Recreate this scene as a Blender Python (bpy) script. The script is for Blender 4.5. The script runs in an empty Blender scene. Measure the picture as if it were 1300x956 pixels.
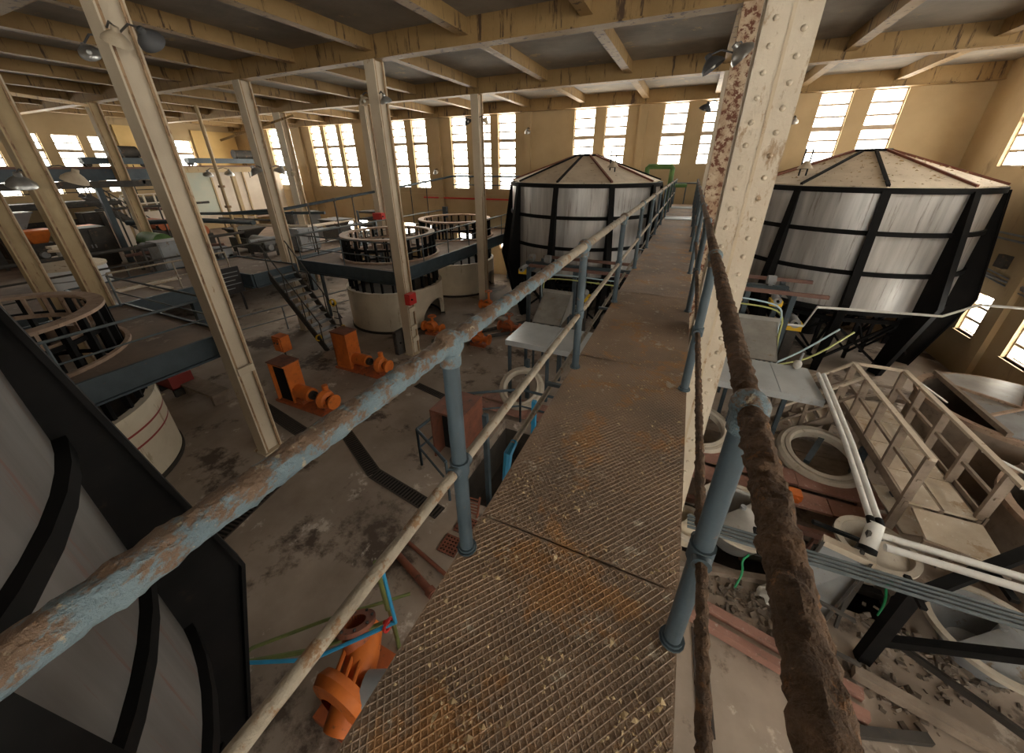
import bpy, math, random
from mathutils import Vector, Matrix, noise
random.seed(7)
sc = bpy.context.scene
COL = sc.collection

# ------------------------------------------------------------------ camera
cam = bpy.data.objects.new('camera', bpy.data.cameras.new('camera'))
COL.objects.link(cam)
YAW, PITCH, ROLL = math.radians(24.55), math.radians(25.55), math.radians(-0.31)
fwd = Vector((-math.sin(YAW)*math.cos(PITCH), math.cos(YAW)*math.cos(PITCH), -math.sin(PITCH)))
rgt0 = Vector((math.cos(YAW), math.sin(YAW), 0)); up0 = rgt0.cross(fwd)
rgt = rgt0*math.cos(ROLL) + up0*math.sin(ROLL); upv = -rgt0*math.sin(ROLL) + up0*math.cos(ROLL)
m = Matrix((rgt, upv, -fwd)).transposed().to_4x4(); m.translation = (0, 0, 6.0)
cam.matrix_world = m
cam.data.sensor_width = 36; cam.data.lens = 461.4/1300*36
cam.data.shift_y = -45/1300; cam.data.clip_start = 0.02; cam.data.clip_end = 300
sc.camera = cam

# ------------------------------------------------------------------ sky and exposure
w = bpy.data.worlds.new('overcast_sky'); sc.world = w; w.use_nodes = True
bg = w.node_tree.nodes['Background']
bg.inputs[0].default_value = (1.0, 0.945, 0.865, 1); bg.inputs[1].default_value = 9.0
sc.view_settings.view_transform = 'Standard'; sc.view_settings.look = 'None'
sc.view_settings.gamma = 1; sc.view_settings.use_curve_mapping = False
sc.view_settings.exposure = 1.4
def portal(x, y, z, rot, sx, sy):
    l = bpy.data.lights.new('window_portal', 'AREA'); l.shape = 'RECTANGLE'; l.size = sx; l.size_y = sy
    l.cycles.is_portal = True
    o = bpy.data.objects.new('window_portal', l); COL.objects.link(o)
    o.location = (x, y, z); o.rotation_euler = rot

# ------------------------------------------------------------------ materials
MATS = {}
def mk(name, c1, c2=None, scale=3.0, rough=0.7, metal=0.0, bump=0.0, bscale=40, stretch=(1,1,1),
       rust=None, rust_amt=0.5, rust_scale=6.0, rstretch=(1,1,1), rust2=None, spec=0.4, top_wear=0.0):
    mt = bpy.data.materials.new(name); mt.use_nodes = True
    nt = mt.node_tree; N = nt.nodes; L = nt.links
    b = N['Principled BSDF']; b.inputs['Roughness'].default_value = rough; b.inputs['Metallic'].default_value = metal
    b.inputs['Specular IOR Level'].default_value = spec
    geo = N.new('ShaderNodeNewGeometry')
    def noise_tex(sca, st, detail=6, ro=0.6):
        mp = N.new('ShaderNodeMapping'); mp.inputs['Scale'].default_value = st
        L.new(geo.outputs['Position'], mp.inputs['Vector'])
        t = N.new('ShaderNodeTexNoise'); t.inputs['Scale'].default_value = sca
        t.inputs['Detail'].default_value = detail; t.inputs['Roughness'].default_value = ro
        L.new(mp.outputs[0], t.inputs['Vector']); return t.outputs['Fac']
    def mix(f, a, bb):
        x = N.new('ShaderNodeMix'); x.data_type = 'RGBA'
        L.new(f, x.inputs[0])
        for i, v in ((6, a), (7, bb)):
            if isinstance(v, tuple): x.inputs[i].default_value = (*v, 1)
            else: L.new(v, x.inputs[i])
        return x.outputs[2]
    def ramp(f, a, bb):
        r = N.new('ShaderNodeMapRange'); r.inputs[1].default_value = a; r.inputs[2].default_value = bb
        L.new(f, r.inputs[0]); return r.outputs[0]
    c2 = c2 or c1
    col = mix(ramp(noise_tex(scale, stretch), 0.35, 0.65), c1, c2)
    if rust:
        t = 0.68 - 0.3*rust_amt
        f0 = noise_tex(rust_scale, rstretch, 8, 0.7)
        if top_wear:      # paint is worn off where hands and weather reach: the upper side
            sx = N.new('ShaderNodeSeparateXYZ'); L.new(geo.outputs['True Normal'], sx.inputs[0])
            ma = N.new('ShaderNodeMath'); ma.operation = 'MULTIPLY_ADD'; ma.inputs[1].default_value = top_wear
            L.new(sx.outputs['Z'], ma.inputs[0]); L.new(f0, ma.inputs[2]); f0 = ma.outputs[0]
        col = mix(ramp(f0, t, t+0.07), col, rust)
    if rust2:
        col = mix(ramp(noise_tex(rust_scale*2.7, rstretch, 8, 0.7), 0.60, 0.66), col, rust2)
    L.new(col, b.inputs['Base Color'])
    if bump:
        bp = N.new('ShaderNodeBump'); bp.inputs['Strength'].default_value = bump; bp.inputs['Distance'].default_value = 0.02
        L.new(noise_tex(bscale, (1,1,1), 5), bp.inputs['Height']); L.new(bp.outputs[0], b.inputs['Normal'])
    MATS[name] = mt; return mt
mk('cream_paint', (.47,.355,.20), (.40,.29,.155), 1.5, .6, rust=(.22,.10,.04), rust_amt=.25, rust_scale=2.2, rstretch=(3,3,.6), bump=.15)
mk('column_paint', (.60,.51,.385), (.53,.44,.325), 1.2, .55, rust=(.30,.18,.09), rust_amt=.18, rust_scale=3, rstretch=(2,2,.7), bump=.15)
mk('flange_paint', (.56,.465,.34), (.48,.38,.26), 3, .7, rust=(.27,.15,.075), rust_amt=.36, rust_scale=6, rstretch=(1.5,1.5,.5), bump=.2)
mk('flange_rust', (.40,.27,.16), (.28,.17,.09), 5, .8, rust=(.15,.08,.045), rust_amt=.5, rust_scale=8, rstretch=(1.5,1.5,.4), bump=.4)
mk('column_rust', (.62,.50,.36), (.42,.28,.18), 6, .8, rust=(.16,.06,.035), rust_amt=.62, rust_scale=9, bump=.5)
mk('beam_paint', (.335,.212,.088), (.265,.165,.064), 1.3, .65, rust=(.075,.042,.022), rust_amt=.40, rust_scale=2.6, rstretch=(2.6,2.6,.3), bump=.1)
mk('slab', (.28,.235,.185), (.185,.155,.122), .8, .9, rust=(.42,.30,.16), rust_amt=.25, rust_scale=1.5, bump=.3, bscale=12)
mk('wall_paint', (.475,.355,.205), (.395,.288,.158), .5, .85, rust=(.30,.22,.125), rust_amt=.25, rust_scale=.9, rstretch=(1.5,1.5,.4), bump=.05)
mk('concrete', (.43,.35,.285), (.25,.198,.158), .5, .8, rust=(.10,.073,.056), rust_amt=.5, rust_scale=.6, rust2=(.58,.50,.43), bump=.25, bscale=9)
mk('deck_plate', (.30,.20,.13), (.195,.138,.098), 1.6, .75, rust=(.33,.175,.075), rust_amt=.46, rust_scale=2.6, rust2=(.43,.36,.275), bump=.6, bscale=60)
mk('ridge', (.32,.22,.148), (.215,.155,.11), 1.6, .65, rust=(.35,.19,.085), rust_amt=.46, rust_scale=2.6, rust2=(.42,.355,.27), bump=.3)
mk('rivet_paint', (.60,.52,.41), (.53,.445,.34), 2, .6, rust=(.36,.25,.155), rust_amt=.32, rust_scale=5, rstretch=(1.5,1.5,.6), rust2=(.44,.36,.27), bump=.3)
mk('tank_streaked_dim', (.17,.16,.153), (.115,.105,.098), 1.2, .6, .1, stretch=(3,3,.25), rust=(.15,.09,.075), rust_amt=.38, rust_scale=2.0, rstretch=(4,4,.2))  # reddish streaks are its own; the darker grey paints in dim corner light
mk('flake', (.55,.42,.25), (.36,.25,.13), 30, .9)
mk('blue_paint', (.056,.078,.094), (.040,.057,.069), 4, .5, rust=(.20,.11,.06), rust_amt=.14, rust_scale=12, bump=.1)
mk('rail_peel', (.16,.215,.24), (.115,.16,.185), 9, .7, rust=(.15,.095,.06), rust_amt=.52, rust_scale=12, rust2=(.33,.275,.19), bump=.8, bscale=70, top_wear=.13)
mk('rail_mid', (.33,.28,.215), (.24,.20,.15), 10, .75, rust=(.21,.12,.06), rust_amt=.45, rust_scale=16, bump=.5)
mk('rail_crust', (.17,.10,.058), (.09,.055,.034), 18, .95, rust=(.25,.12,.05), rust_amt=.36, rust_scale=22, bump=1.0, bscale=90)
mk('steel_dark', (.085,.11,.13), (.06,.08,.095), 2, .5, rust=(.16,.10,.06), rust_amt=.2, rust_scale=5, bump=.1)
mk('steel_thin', (.11,.13,.14), (.07,.085,.09), 5, .5)
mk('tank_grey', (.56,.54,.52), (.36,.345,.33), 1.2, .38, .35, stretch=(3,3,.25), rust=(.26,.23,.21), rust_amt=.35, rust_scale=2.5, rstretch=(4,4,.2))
mk('tank_black', (.006,.006,.006), (.010,.009,.009), 3, .7, rust=(.025,.018,.013), rust_amt=.12, rust_scale=6, spec=.12)
mk('tank_roof', (.70,.60,.47), (.58,.48,.36), 1.4, .85, rust=(.27,.19,.12), rust_amt=.3, rust_scale=5, rust2=(.60,.53,.43))
mk('vat_white', (.66,.58,.45), (.57,.49,.37), 1.5, .7, rust=(.40,.32,.22), rust_amt=.3, rust_scale=2.5, rstretch=(2,2,.4))
mk('plinth', (.03,.025,.02), (.05,.04,.03), 3, .9)
mk('vat_ring', (.42,.30,.22), (.30,.20,.14), 5, .7, rust=(.16,.09,.06), rust_amt=.35, rust_scale=8)
mk('platform_top', (.25,.185,.14), (.155,.112,.085), 1.0, .85, rust=(.33,.27,.22), rust_amt=.3, rust_scale=2, bump=.2, bscale=15)
mk('orange', (.74,.20,.035), (.60,.15,.03), 4, .5, rust=(.26,.09,.03), rust_amt=.25, rust_scale=8)
mk('orange_dull', (.50,.13,.04), (.36,.10,.04), 5, .6, rust=(.14,.07,.04), rust_amt=.4, rust_scale=8)
mk('red', (.55,.035,.03), (.45,.03,.025), 4, .5)
mk('red_stripe', (.26,.035,.03), None, 4, .6)
mk('yellow', (.75,.47,.02), (.6,.36,.02), 4, .5)
mk('green_paint', (.10,.20,.05), (.07,.14,.04), 4, .6)
mk('green_hose', (.02,.26,.10), None, 4, .5)
mk('pipe_green', (.17,.20,.06), (.12,.14,.05), 6, .6)
mk('pipe_blue', (.03,.27,.50), (.03,.22,.40), 6, .5)
mk('pipe_white', (.76,.75,.72), (.62,.61,.58), 4, .45, rust=(.40,.36,.3), rust_amt=.15, rust_scale=8)
mk('cable_pale', (.45,.60,.68), (.40,.52,.58), 5, .5)
mk('cable_yellow', (.50,.52,.18), (.42,.43,.16), 5, .5)
mk('sheet', (.52,.545,.555), (.42,.44,.45), 1.5, .35, .3, rust=(.38,.36,.33), rust_amt=.25, rust_scale=4)
mk('stainless', (.36,.345,.32), (.25,.235,.215), 2, .4, .4, rust=(.25,.20,.15), rust_amt=.3, rust_scale=5)
mk('old_wood', (.33,.26,.205), (.22,.17,.13), 3, .85, stretch=(1,1,1), rust=(.20,.15,.11), rust_amt=.35, rust_scale=6)
mk('pale_wood', (.66,.57,.46), (.52,.43,.33), 3, .8, rust=(.36,.26,.18), rust_amt=.3, rust_scale=5)
mk('board_pale', (.66,.58,.47), (.50,.40,.29), 2, .8, rust=(.42,.30,.19), rust_amt=.35, rust_scale=3, rust2=(.75,.72,.66))
mk('red_plank', (.36,.19,.145), (.28,.145,.11), 3, .8, rust=(.20,.13,.10), rust_amt=.3, rust_scale=5, rust2=(.44,.32,.27))
mk('brown_bar', (.19,.10,.075), (.14,.075,.06), 5, .7)
mk('brown_box', (.24,.085,.05), (.15,.06,.04), 4, .7, rust=(.08,.045,.03), rust_amt=.3, rust_scale=6)
mk('pit_dark', (.06,.048,.038), (.035,.028,.022), 2, .9, bump=.3)  # very dark brown for the pit lining
mk('hollow_shade', (.008,.007,.006), None, 3, .95)  # near-black standing in for shade inside openings and drains
mk('grate', (.06,.045,.035), (.045,.035,.03), 6, .8)
mk('stone_ring', (.58,.52,.43), (.46,.40,.325), 3, .7, rust=(.33,.27,.2), rust_amt=.25, rust_scale=6)
mk('lamp_metal', (.50,.50,.49), (.36,.36,.35), 6, .32, .75)
mk('lamp_dark', (.055,.055,.06), (.08,.08,.08), 6, .5)
mk('lamp_tan', (.48,.40,.29), (.38,.30,.21), 6, .7)
mk('bulb', (.80,.80,.78), None, 5, .15)
mk('sign_black', (.022,.02,.02), (.035,.03,.03), 4, .7)
mk('sign_white', (.72,.69,.63), (.6,.57,.52), 8, .7)
mk('panel_white', (.70,.62,.52), (.60,.52,.43), 1, .8)
mk('panel_green', (.50,.56,.49), (.58,.58,.48), 1.2, .6)
mk('lit_ochre_wall', (.70,.50,.22), (.62,.43,.18), 1, .85)  # wall ochre brightened to paint in the bay's stronger light
mk('machine_dark', (.04,.036,.032), (.065,.056,.048), 3, .7, rust=(.16,.10,.06), rust_amt=.3, rust_scale=4)
mk('machine_grey', (.30,.31,.32), (.22,.22,.22), 2, .6, rust=(.18,.13,.09), rust_amt=.3, rust_scale=5)
mk('white_enamel', (.74,.76,.78), (.66,.68,.70), 2, .45)
mk('rubble', (.23,.185,.15), (.14,.11,.085), 9, .9, rust2=(.34,.30,.25))
mk('muntin', (.50,.40,.30), (.42,.32,.23), 6, .7)
mk('pale_rag', (.6,.57,.52), (.45,.42,.38), 9, .9)
def glass():
    mt = bpy.data.materials.new('window_glass'); mt.use_nodes = True
    nt = mt.node_tree; N = nt.nodes; nt.nodes.remove(N['Principled BSDF'])
    a = N.new('ShaderNodeBsdfTransparent'); a.inputs[0].default_value = (.90, .91, .90, 1)
    g = N.new('ShaderNodeBsdfGlossy'); g.inputs['Roughness'].default_value = .08
    x = N.new('ShaderNodeMixShader'); x.inputs[0].default_value = .05
    nt.links.new(a.outputs[0], x.inputs[1]); nt.links.new(g.outputs[0], x.inputs[2])
    nt.links.new(x.outputs[0], N['Material Output'].inputs[0]); MATS['glass'] = mt
glass()

# ------------------------------------------------------------------ mesh helpers
def V(*a): return Vector(a)
class MB:
    def __init__(s): s.v = []; s.f = []
    def add(s, vs, fs):
        k = len(s.v); s.v += [tuple(p) for p in vs]; s.f += [tuple(i+k for i in f) for f in fs]; return s
    def box(s, x0, x1, y0, y1, z0, z1):
        return s.add([(x0,y0,z0),(x1,y0,z0),(x1,y1,z0),(x0,y1,z0),(x0,y0,z1),(x1,y0,z1),(x1,y1,z1),(x0,y1,z1)],
                     [(0,3,2,1),(4,5,6,7),(0,1,5,4),(1,2,6,5),(2,3,7,6),(3,0,4,7)])
    def bar(s, p0, p1, wd, ht, up=(0,0,1)):
        p0, p1 = Vector(p0), Vector(p1); d = (p1-p0).normalized(); u = Vector(up)
        if abs(d.dot(u)) > .97: u = Vector((0,1,0))
        a = d.cross(u).normalized(); u = a.cross(d)
        vs = [p + a*sx*wd/2 + u*sz*ht/2 for p in (p0, p1) for sx, sz in ((-1,-1),(1,-1),(1,1),(-1,1))]
        return s.add(vs, [(0,1,2,3),(7,6,5,4),(0,4,5,1),(1,5,6,2),(2,6,7,3),(3,7,4,0)])
    def tube(s, p0, p1, r, n=10, r2=None): return s.pipe([p0, p1], r, n, r2)
    def pipe(s, pts, r, n=10, r2=None):
        pts = [Vector(p) for p in pts]; k = len(pts); vs = []; fs = []
        d0 = (pts[1]-pts[0]).normalized(); u = Vector((0,0,1)) if abs(d0.z) < .9 else Vector((0,1,0))
        for i, p in enumerate(pts):
            d = (pts[min(i+1,k-1)] - pts[max(i-1,0)]).normalized()
            a = d.cross(u).normalized(); u = a.cross(d).normalized()
            rr = r if r2 is None else r + (r2-r)*i/(k-1)
            if 0 < i < k-1:
                c = (pts[i+1]-p).normalized().dot((p-pts[i-1]).normalized()); rr *= 1/max(.7, math.sqrt((1+c)/2))
            vs += [p + (a*math.cos(t) + u*math.sin(t))*rr for t in (2*math.pi*j/n for j in range(n))]
        for i in range(k-1):
            for j in range(n):
                q = (j+1) % n; fs.append((i*n+j, i*n+q, (i+1)*n+q, (i+1)*n+j))
        fs += [tuple(range(n))[::-1], tuple(range((k-1)*n, k*n))]
        return s.add(vs, fs)
    def crust(s, p0, p1, r, amp, step=.03, n=14, fr=14, seed=0):
        p0, p1 = Vector(p0), Vector(p1); L = (p1-p0).length; k = max(2, int(L/step)); d = (p1-p0).normalized()
        u = Vector((0,0,1)) if abs(d.z) < .9 else Vector((0,1,0)); a = d.cross(u).normalized(); u = a.cross(d)
        vs = []; fs = []
        for i in range(k+1):
            c = p0 + d*L*i/k
            for j in range(n):
                t = 2*math.pi*j/n; q = a*math.cos(t) + u*math.sin(t)
                g = noise.noise((c + q*r)*fr + Vector((seed,0,0))) + .6*noise.noise((c+q*r)*fr*2.7)
                vs.append(c + q*(r + amp*max(-.35, g)))
        for i in range(k):
            for j in range(n):
                q = (j+1) % n; fs.append((i*n+j, i*n+q, (i+1)*n+q, (i+1)*n+j))
        fs += [tuple(range(n))[::-1], tuple(range(k*n, k*n+n))]
        return s.add(vs, fs)
    def lathe(s, prof, c=(0,0,0), n=32, axis='z', a0=0.0, a1=2*math.pi):
        full = abs(a1-a0-2*math.pi) < 1e-6; m_ = n if full else n+1; vs = []; fs = []; k = len(prof)
        for i in range(m_):
            t = a0 + (a1-a0)*i/n; ct, st = math.cos(t), math.sin(t)
            for r, h in prof:
                p = (r*ct, r*st, h) if axis == 'z' else ((h, r*ct, r*st) if axis == 'x' else (r*st, h, r*ct))
                vs.append((p[0]+c[0], p[1]+c[1], p[2]+c[2]))
        for i in range(n):
            q = (i+1) % m_
            for j in range(k-1): fs.append((i*k+j, q*k+j, q*k+j+1, i*k+j+1))
        return s.add(vs, fs)
    def ring(s, c, r0, r1, z0, z1, n=40):
        return s.lathe([(r0,z0),(r1,z0),(r1,z1),(r0,z1),(r0,z0)], c, n)
    def disc(s, c, r, z0, z1, n=24): return s.lathe([(.001,z0),(r,z0),(r,z1),(.001,z1)], c, n)
    def prism(s, poly, off):
        n = len(poly); off = Vector(off); vs = [Vector(p) for p in poly]; vs += [p+off for p in vs]
        return s.add(vs, [tuple(range(n))[::-1], tuple(range(n,2*n))] + [(i,(i+1)%n,n+(i+1)%n,n+i) for i in range(n)])
    def ball(s, c, r, n=12, sq=1.0):
        k = n//2; return s.lathe([(max(.0005,r*math.sin(math.pi*i/k)), -r*sq*math.cos(math.pi*i/k)) for i in range(k+1)], c, n)
    def xf(s, M): s.v = [tuple(M @ Vector(p)) for p in s.v]; return s
    def mesh(s, name, mt, smooth=False, base=(0,0,0)):
        me = bpy.data.meshes.new(name)
        me.from_pydata([(x-base[0], y-base[1], z-base[2]) for x, y, z in s.v], [], s.f); me.update()
        me.materials.append(MATS[mt])
        if smooth:
            me.polygons.foreach_set('use_smooth', [True]*len(me.polygons))
            try: me.set_sharp_from_angle(angle=math.radians(38))
            except Exception: pass
        return me
    def build(s, name, mt, parent=None, smooth=False, base=None):
        b = wloc(parent) if parent else (base or (0,0,0))
        o = bpy.data.objects.new(name, s.mesh(name, mt, smooth, b)); COL.objects.link(o)
        if parent: o.parent = parent
        elif base: o.location = base
        return o
def wloc(o):
    p = Vector((0,0,0))
    while o: p = p + o.location; o = o.parent
    return tuple(p)
def put(me, name, loc, parent=None, rot=None):
    o = bpy.data.objects.new(name, me); COL.objects.link(o)
    if parent: o.parent = parent; loc = Vector(loc) - Vector(wloc(parent))
    o.location = loc
    if rot: o.rotation_euler = rot
    return o
def tag(o, label, cat, group=None, kind=None):
    o['label'] = label
    if cat: o['category'] = cat
    if group: o['group'] = group
    if kind: o['kind'] = kind
    return o
def thing(name, loc, label, cat, group=None):
    o = bpy.data.objects.new(name, None); COL.objects.link(o); o.location = loc; o.empty_display_size = .2
    return tag(o, label, cat, group)
def struct(o, label=None):
    o['kind'] = 'structure'
    if label: o['label'] = label
    return o
def arc(c, r, a0, a1, n, z=None):
    return [(c[0]+r*math.cos(math.radians(a0+(a1-a0)*i/n)), c[1]+r*math.sin(math.radians(a0+(a1-a0)*i/n)), c[2] if z is None else z) for i in range(n+1)]

# ------------------------------------------------------------------ the hall
XL, XR, YB, YF, ZC = -32.0, 8.65, -12.5, 19.9, 9.0
ROWS = [-12.5+5.4*i for i in range(7)]          # frames at -12.5 ... 19.9
def cells(lo, hi, z0, z1, ops):
    br = sorted({lo, hi} | {a for o in ops for a in o[:2]}); out = []
    for a, b in zip(br[:-1], br[1:]):
        mid = (a+b)/2; cut = sorted((o[2], o[3]) for o in ops if o[0] < mid < o[1]); z = z0
        for c0, c1 in cut:
            if c0 > z: out.append((a, b, z, c0))
            z = c1
        if z < z1: out.append((a, b, z, z1))
    return out
nwin = 0
PANE = {}
def window(axis, face, out, a0, a1, z0, z1, sect, per=3, group=''):
    """axis 'x': wall runs along x at y=face; out = +1/-1 outward side"""
    global nwin; nwin += 1
    mid = (a0+a1)/2; base = (mid, face, z0) if axis == 'x' else (face, mid, z0)
    r = bpy.data.objects.new('window_%d' % nwin, None); COL.objects.link(r); r.location = base; struct(r)
    def bx(mb, p, q, d0, d1, u, v):
        c0, c1 = sorted((face+out*d0, face+out*d1))
        if axis == 'x': mb.box(p, q, c0, c1, u, v)
        else: mb.box(c0, c1, p, q, u, v)
    f = MB(); t = .035
    bx(f, a0, a0+t, .1, .17, z0, z1); bx(f, a1-t, a1, .1, .17, z0, z1)
    bx(f, a0, a1, .1, .17, z0, z0+t); bx(f, a0, a1, .1, .17, z1-t, z1)
    h = (z1-z0)/sect
    for k in range(1, sect): bx(f, a0, a1, .08, .18, z0+k*h-.08, z0+k*h+.08)
    for k in range(sect):
        for j in range(1, per): bx(f, a0, a1, .115, .155, z0+k*h+j*h/per-.034, z0+k*h+j*h/per+.034)
    f.build('window_frame', 'muntin', r)
    s = MB(); bx(s, a0-.03, a1+.03, -.04, .3, z0-.05, z0); s.build('window_sill', 'wall_paint', r)
    ph = h/per; key = (axis, round(a1-a0, 2), round(ph, 2))
    if key not in PANE:
        g = MB(); w2 = (a1-a0)/2-.03
        if axis == 'x': g.box(-w2, w2, -.003, .003, .012, ph-.012)
        else: g.box(-.003, .003, -w2, w2, .012, ph-.012)
        PANE[key] = g.mesh('pane', 'glass')
    for k in range(sect*per):
        loc = (mid, face+out*.135, z0+k*ph) if axis == 'x' else (face+out*.135, mid, z0+k*ph)
        put(PANE[key], 'pane', loc, r)
def wall(name, axis, face, out, lo, hi, ops, mt='wall_paint'):
    b = MB(); c0, c1 = sorted((face, face+out*.3))
    for a, bb, u, v in cells(lo, hi, 0, ZC+.25, ops):
        if axis == 'x': b.box(a, bb, c0, c1, u, v)
        else: b.box(c0, c1, a, bb, u, v)
    return struct(b.build(name, mt))
# end wall seen across the hall
trip = [[(-12.8,-11.8),(-11.3,-10.3),(-9.85,-8.85)], [(-18.45,-17.5),(-17.0,-16.0),(-15.5,-14.5)],
        [(-23.95,-22.95),(-22.6,-21.5),(-21.15,-20.1)], [(-29.6,-28.6),(-28.2,-27.2),(-26.8,-25.8)]]
pairs = [[(-5.7,-4.7),(-4.2,-3.2)], [(-1.65,-.67),(-.02,1.0)], [(3.92,4.9),(5.49,6.46)]]
ops = []; W = []
for g in trip:
    for a in g:
        ops += [(*a, 4.87, 8.5), (*a, 1.6, 2.75)]; W += [(*a, 4.87, 8.5, 3), (*a, 1.6, 2.75, 1)]
for g in pairs:
    for a in g: ops.append((*a, 6.08, 8.5)); W.append((*a, 6.08, 8.5, 2))
wb = wall('wall_back', 'x', YF, 1, XL, XR, ops)
for a0, a1, z0, z1, s in W: window('x', YF, 1, a0, a1, z0, z1, s)
for g in trip: portal((g[0][0]+g[2][1])/2, YF+.32, 6.7, (-math.pi/2,0,0), g[2][1]-g[0][0]+.1, 3.7)
for g in pairs: portal((g[0][0]+g[1][1])/2, YF+.32, 7.3, (-math.pi/2,0,0), g[1][1]-g[0][0]+.1, 2.5)
for x in (-24.9,-19.3,-13.7,-8.1,-2.5,3.15):
    MB().box(x-.18, x+.18, YF-.14, YF, 0, 8.5).build('pilaster', 'wall_paint', wb)
MB().box(XL, XR, YF-.05, YF, 8.52, 8.62).build('moulding', 'wall_paint', wb)
MB().box(XL, -8.3, YF-.06, YF, 4.5, 4.58).build('moulding', 'wall_paint', wb)
MB().tube((-15,YF-.1,4.35), (-7,YF-.1,4.35), .045, 8).build('sprinkler_pipe', 'red', wb)['label'] = 'red pipe along the back wall'
# right wall
ops = []; W = []
for yc in (17.2, 11.8, 6.4, 1.0, -4.4, -9.8):
    for a in ((yc-.45, yc+.7), (yc-1.95, yc-.8)): ops.append((*a, 5.95, 8.5)); W.append((*a, 5.95, 8.5, 2))
for a in ((15.05,15.92),(12.85,13.75),(10.65,11.55),(8.45,9.35),(6.25,7.15),(4.05,4.95),(1.85,2.75),(-.35,.55),(-2.55,-1.65)):
    ops.append((*a, 1.18, 2.45)); W.append((*a, 1.18, 2.45, 1))
wr = wall('wall_right', 'y', XR, 1, YB, YF+.3, ops)
for a0, a1, z0, z1, s in W: window('y', XR, 1, a0, a1, z0, z1, s)
for yc in (17.2, 11.8, 6.4, 1.0, -4.4, -9.8): portal(XR+.32, yc-.62, 7.22, (0,math.pi/2,0), 2.6, 2.8)
portal(XR+.32, 6.7, 1.82, (0,math.pi/2,0), 1.35, 18.6)
for y in ROWS[1:-1]:
    MB().box(XR-.14, XR, y-.2, y+.2, 0, 8.5).build('pilaster', 'wall_paint', wr)
for z in (4.05, 4.2, 3.0): MB().tube((XR-.06,-2,z), (XR-.06,19.5,z), .03, 6).build('wall_conduit', 'machine_grey', wr)
MB().box(XR-.12, XR, 15.2, 15.6, 3.3, 3.65).build('junction_box', 'machine_dark', wr)
for z in (2.75,2.85,2.95): MB().tube((XR-.05,13.2,z), (XR-.05,17.5,z+.35), .02, 6).build('wall_conduit', 'machine_grey', wr)
# left wall
ops = []; W = []
ys = [1.8,5.6,7.1,8.65,10.2,11.65,14.2,15.8,17.4]
for y in ys:
    ops += [(y, y+1.05, 6.15, 7.75), (y, y+1.05, 4.75, 5.5)]; W += [(y, y+1.05, 6.15, 7.75, 2), (y, y+1.05, 4.75, 5.5, 1)]
wl = wall('wall_left', 'y', XL, -1, YB, YF+.3, ops)
for a0, a1, z0, z1, s in W: window('y', XL, -1, a0, a1, z0, z1, s, 2)
for y0, y1 in ((1.8,2.85),(5.6,12.7),(14.2,18.45)): portal(XL-.32, (y0+y1)/2, 6.3, (0,-math.pi/2,0), 3.1, y1-y0+.1)
# unseen wall behind the viewpoint, its windows assumed and placed for the light
ops = []; W = []
for x in [-2.45+2.05*i for i in range(5)]:
    ops.append((x, x+1.2, 3.6, 8.4)); W.append((x, x+1.2, 3.6, 8.4, 3))
wall('wall_front', 'x', YB, -1, XL, XR, ops)
for a0, a1, z0, z1, s in W: window('x', YB, -1, a0, a1, z0, z1, s)
portal(2.25, YB-.32, 6.0, (math.pi/2,0,0), 9.6, 4.9)

# floor with two open pits
PITS = [(-3.4,-1.25,4.35,7.0), (.95,3.9,4.95,6.35)]
b = MB()
for a, bb, u, v in cells(XL, XR, YB, YF, PITS): b.box(a, bb, u, v, -.3, 0)
fl = struct(b.build('floor', 'concrete'))
for x0, x1, y0, y1 in PITS:
    p = MB(); z = -1.3
    p.box(x0,x1,y0,y1,z-.1,z); p.box(x0-.1,x0,y0,y1,z,-.3); p.box(x1,x1+.1,y0,y1,z,-.3); p.box(x0,x1,y0-.1,y0,z,-.3); p.box(x0,x1,y1,y1+.1,z,-.3)
    p.build('pit_lining', 'pit_dark', fl)
# ceiling: slab, frames, joists
ce = struct(MB().box(XL-.3, XR+.3, YB-.3, YF+.3, ZC, ZC+.25).build('ceiling', 'slab'))
JX = [.35+2.8*i for i in range(-11,3)]
bm_ = MB().box(XL,XR,-.13,.13,-.47,0).box(XL,XR,-.17,.17,-.5,-.47).mesh('beam', 'beam_paint')
jm_ = MB().box(-.09,.09,.13,5.27,-.30,0).box(-.125,.125,.13,5.27,-.32,-.30).mesh('joist', 'beam_paint')
for y in ROWS[1:]:
    put(bm_, 'beam', (0, y if y < 19 else y-.18, ZC), ce)
for y in ROWS[:-1]:
    for x in JX: put(jm_, 'joist', (x, y, ZC), ce)

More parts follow.
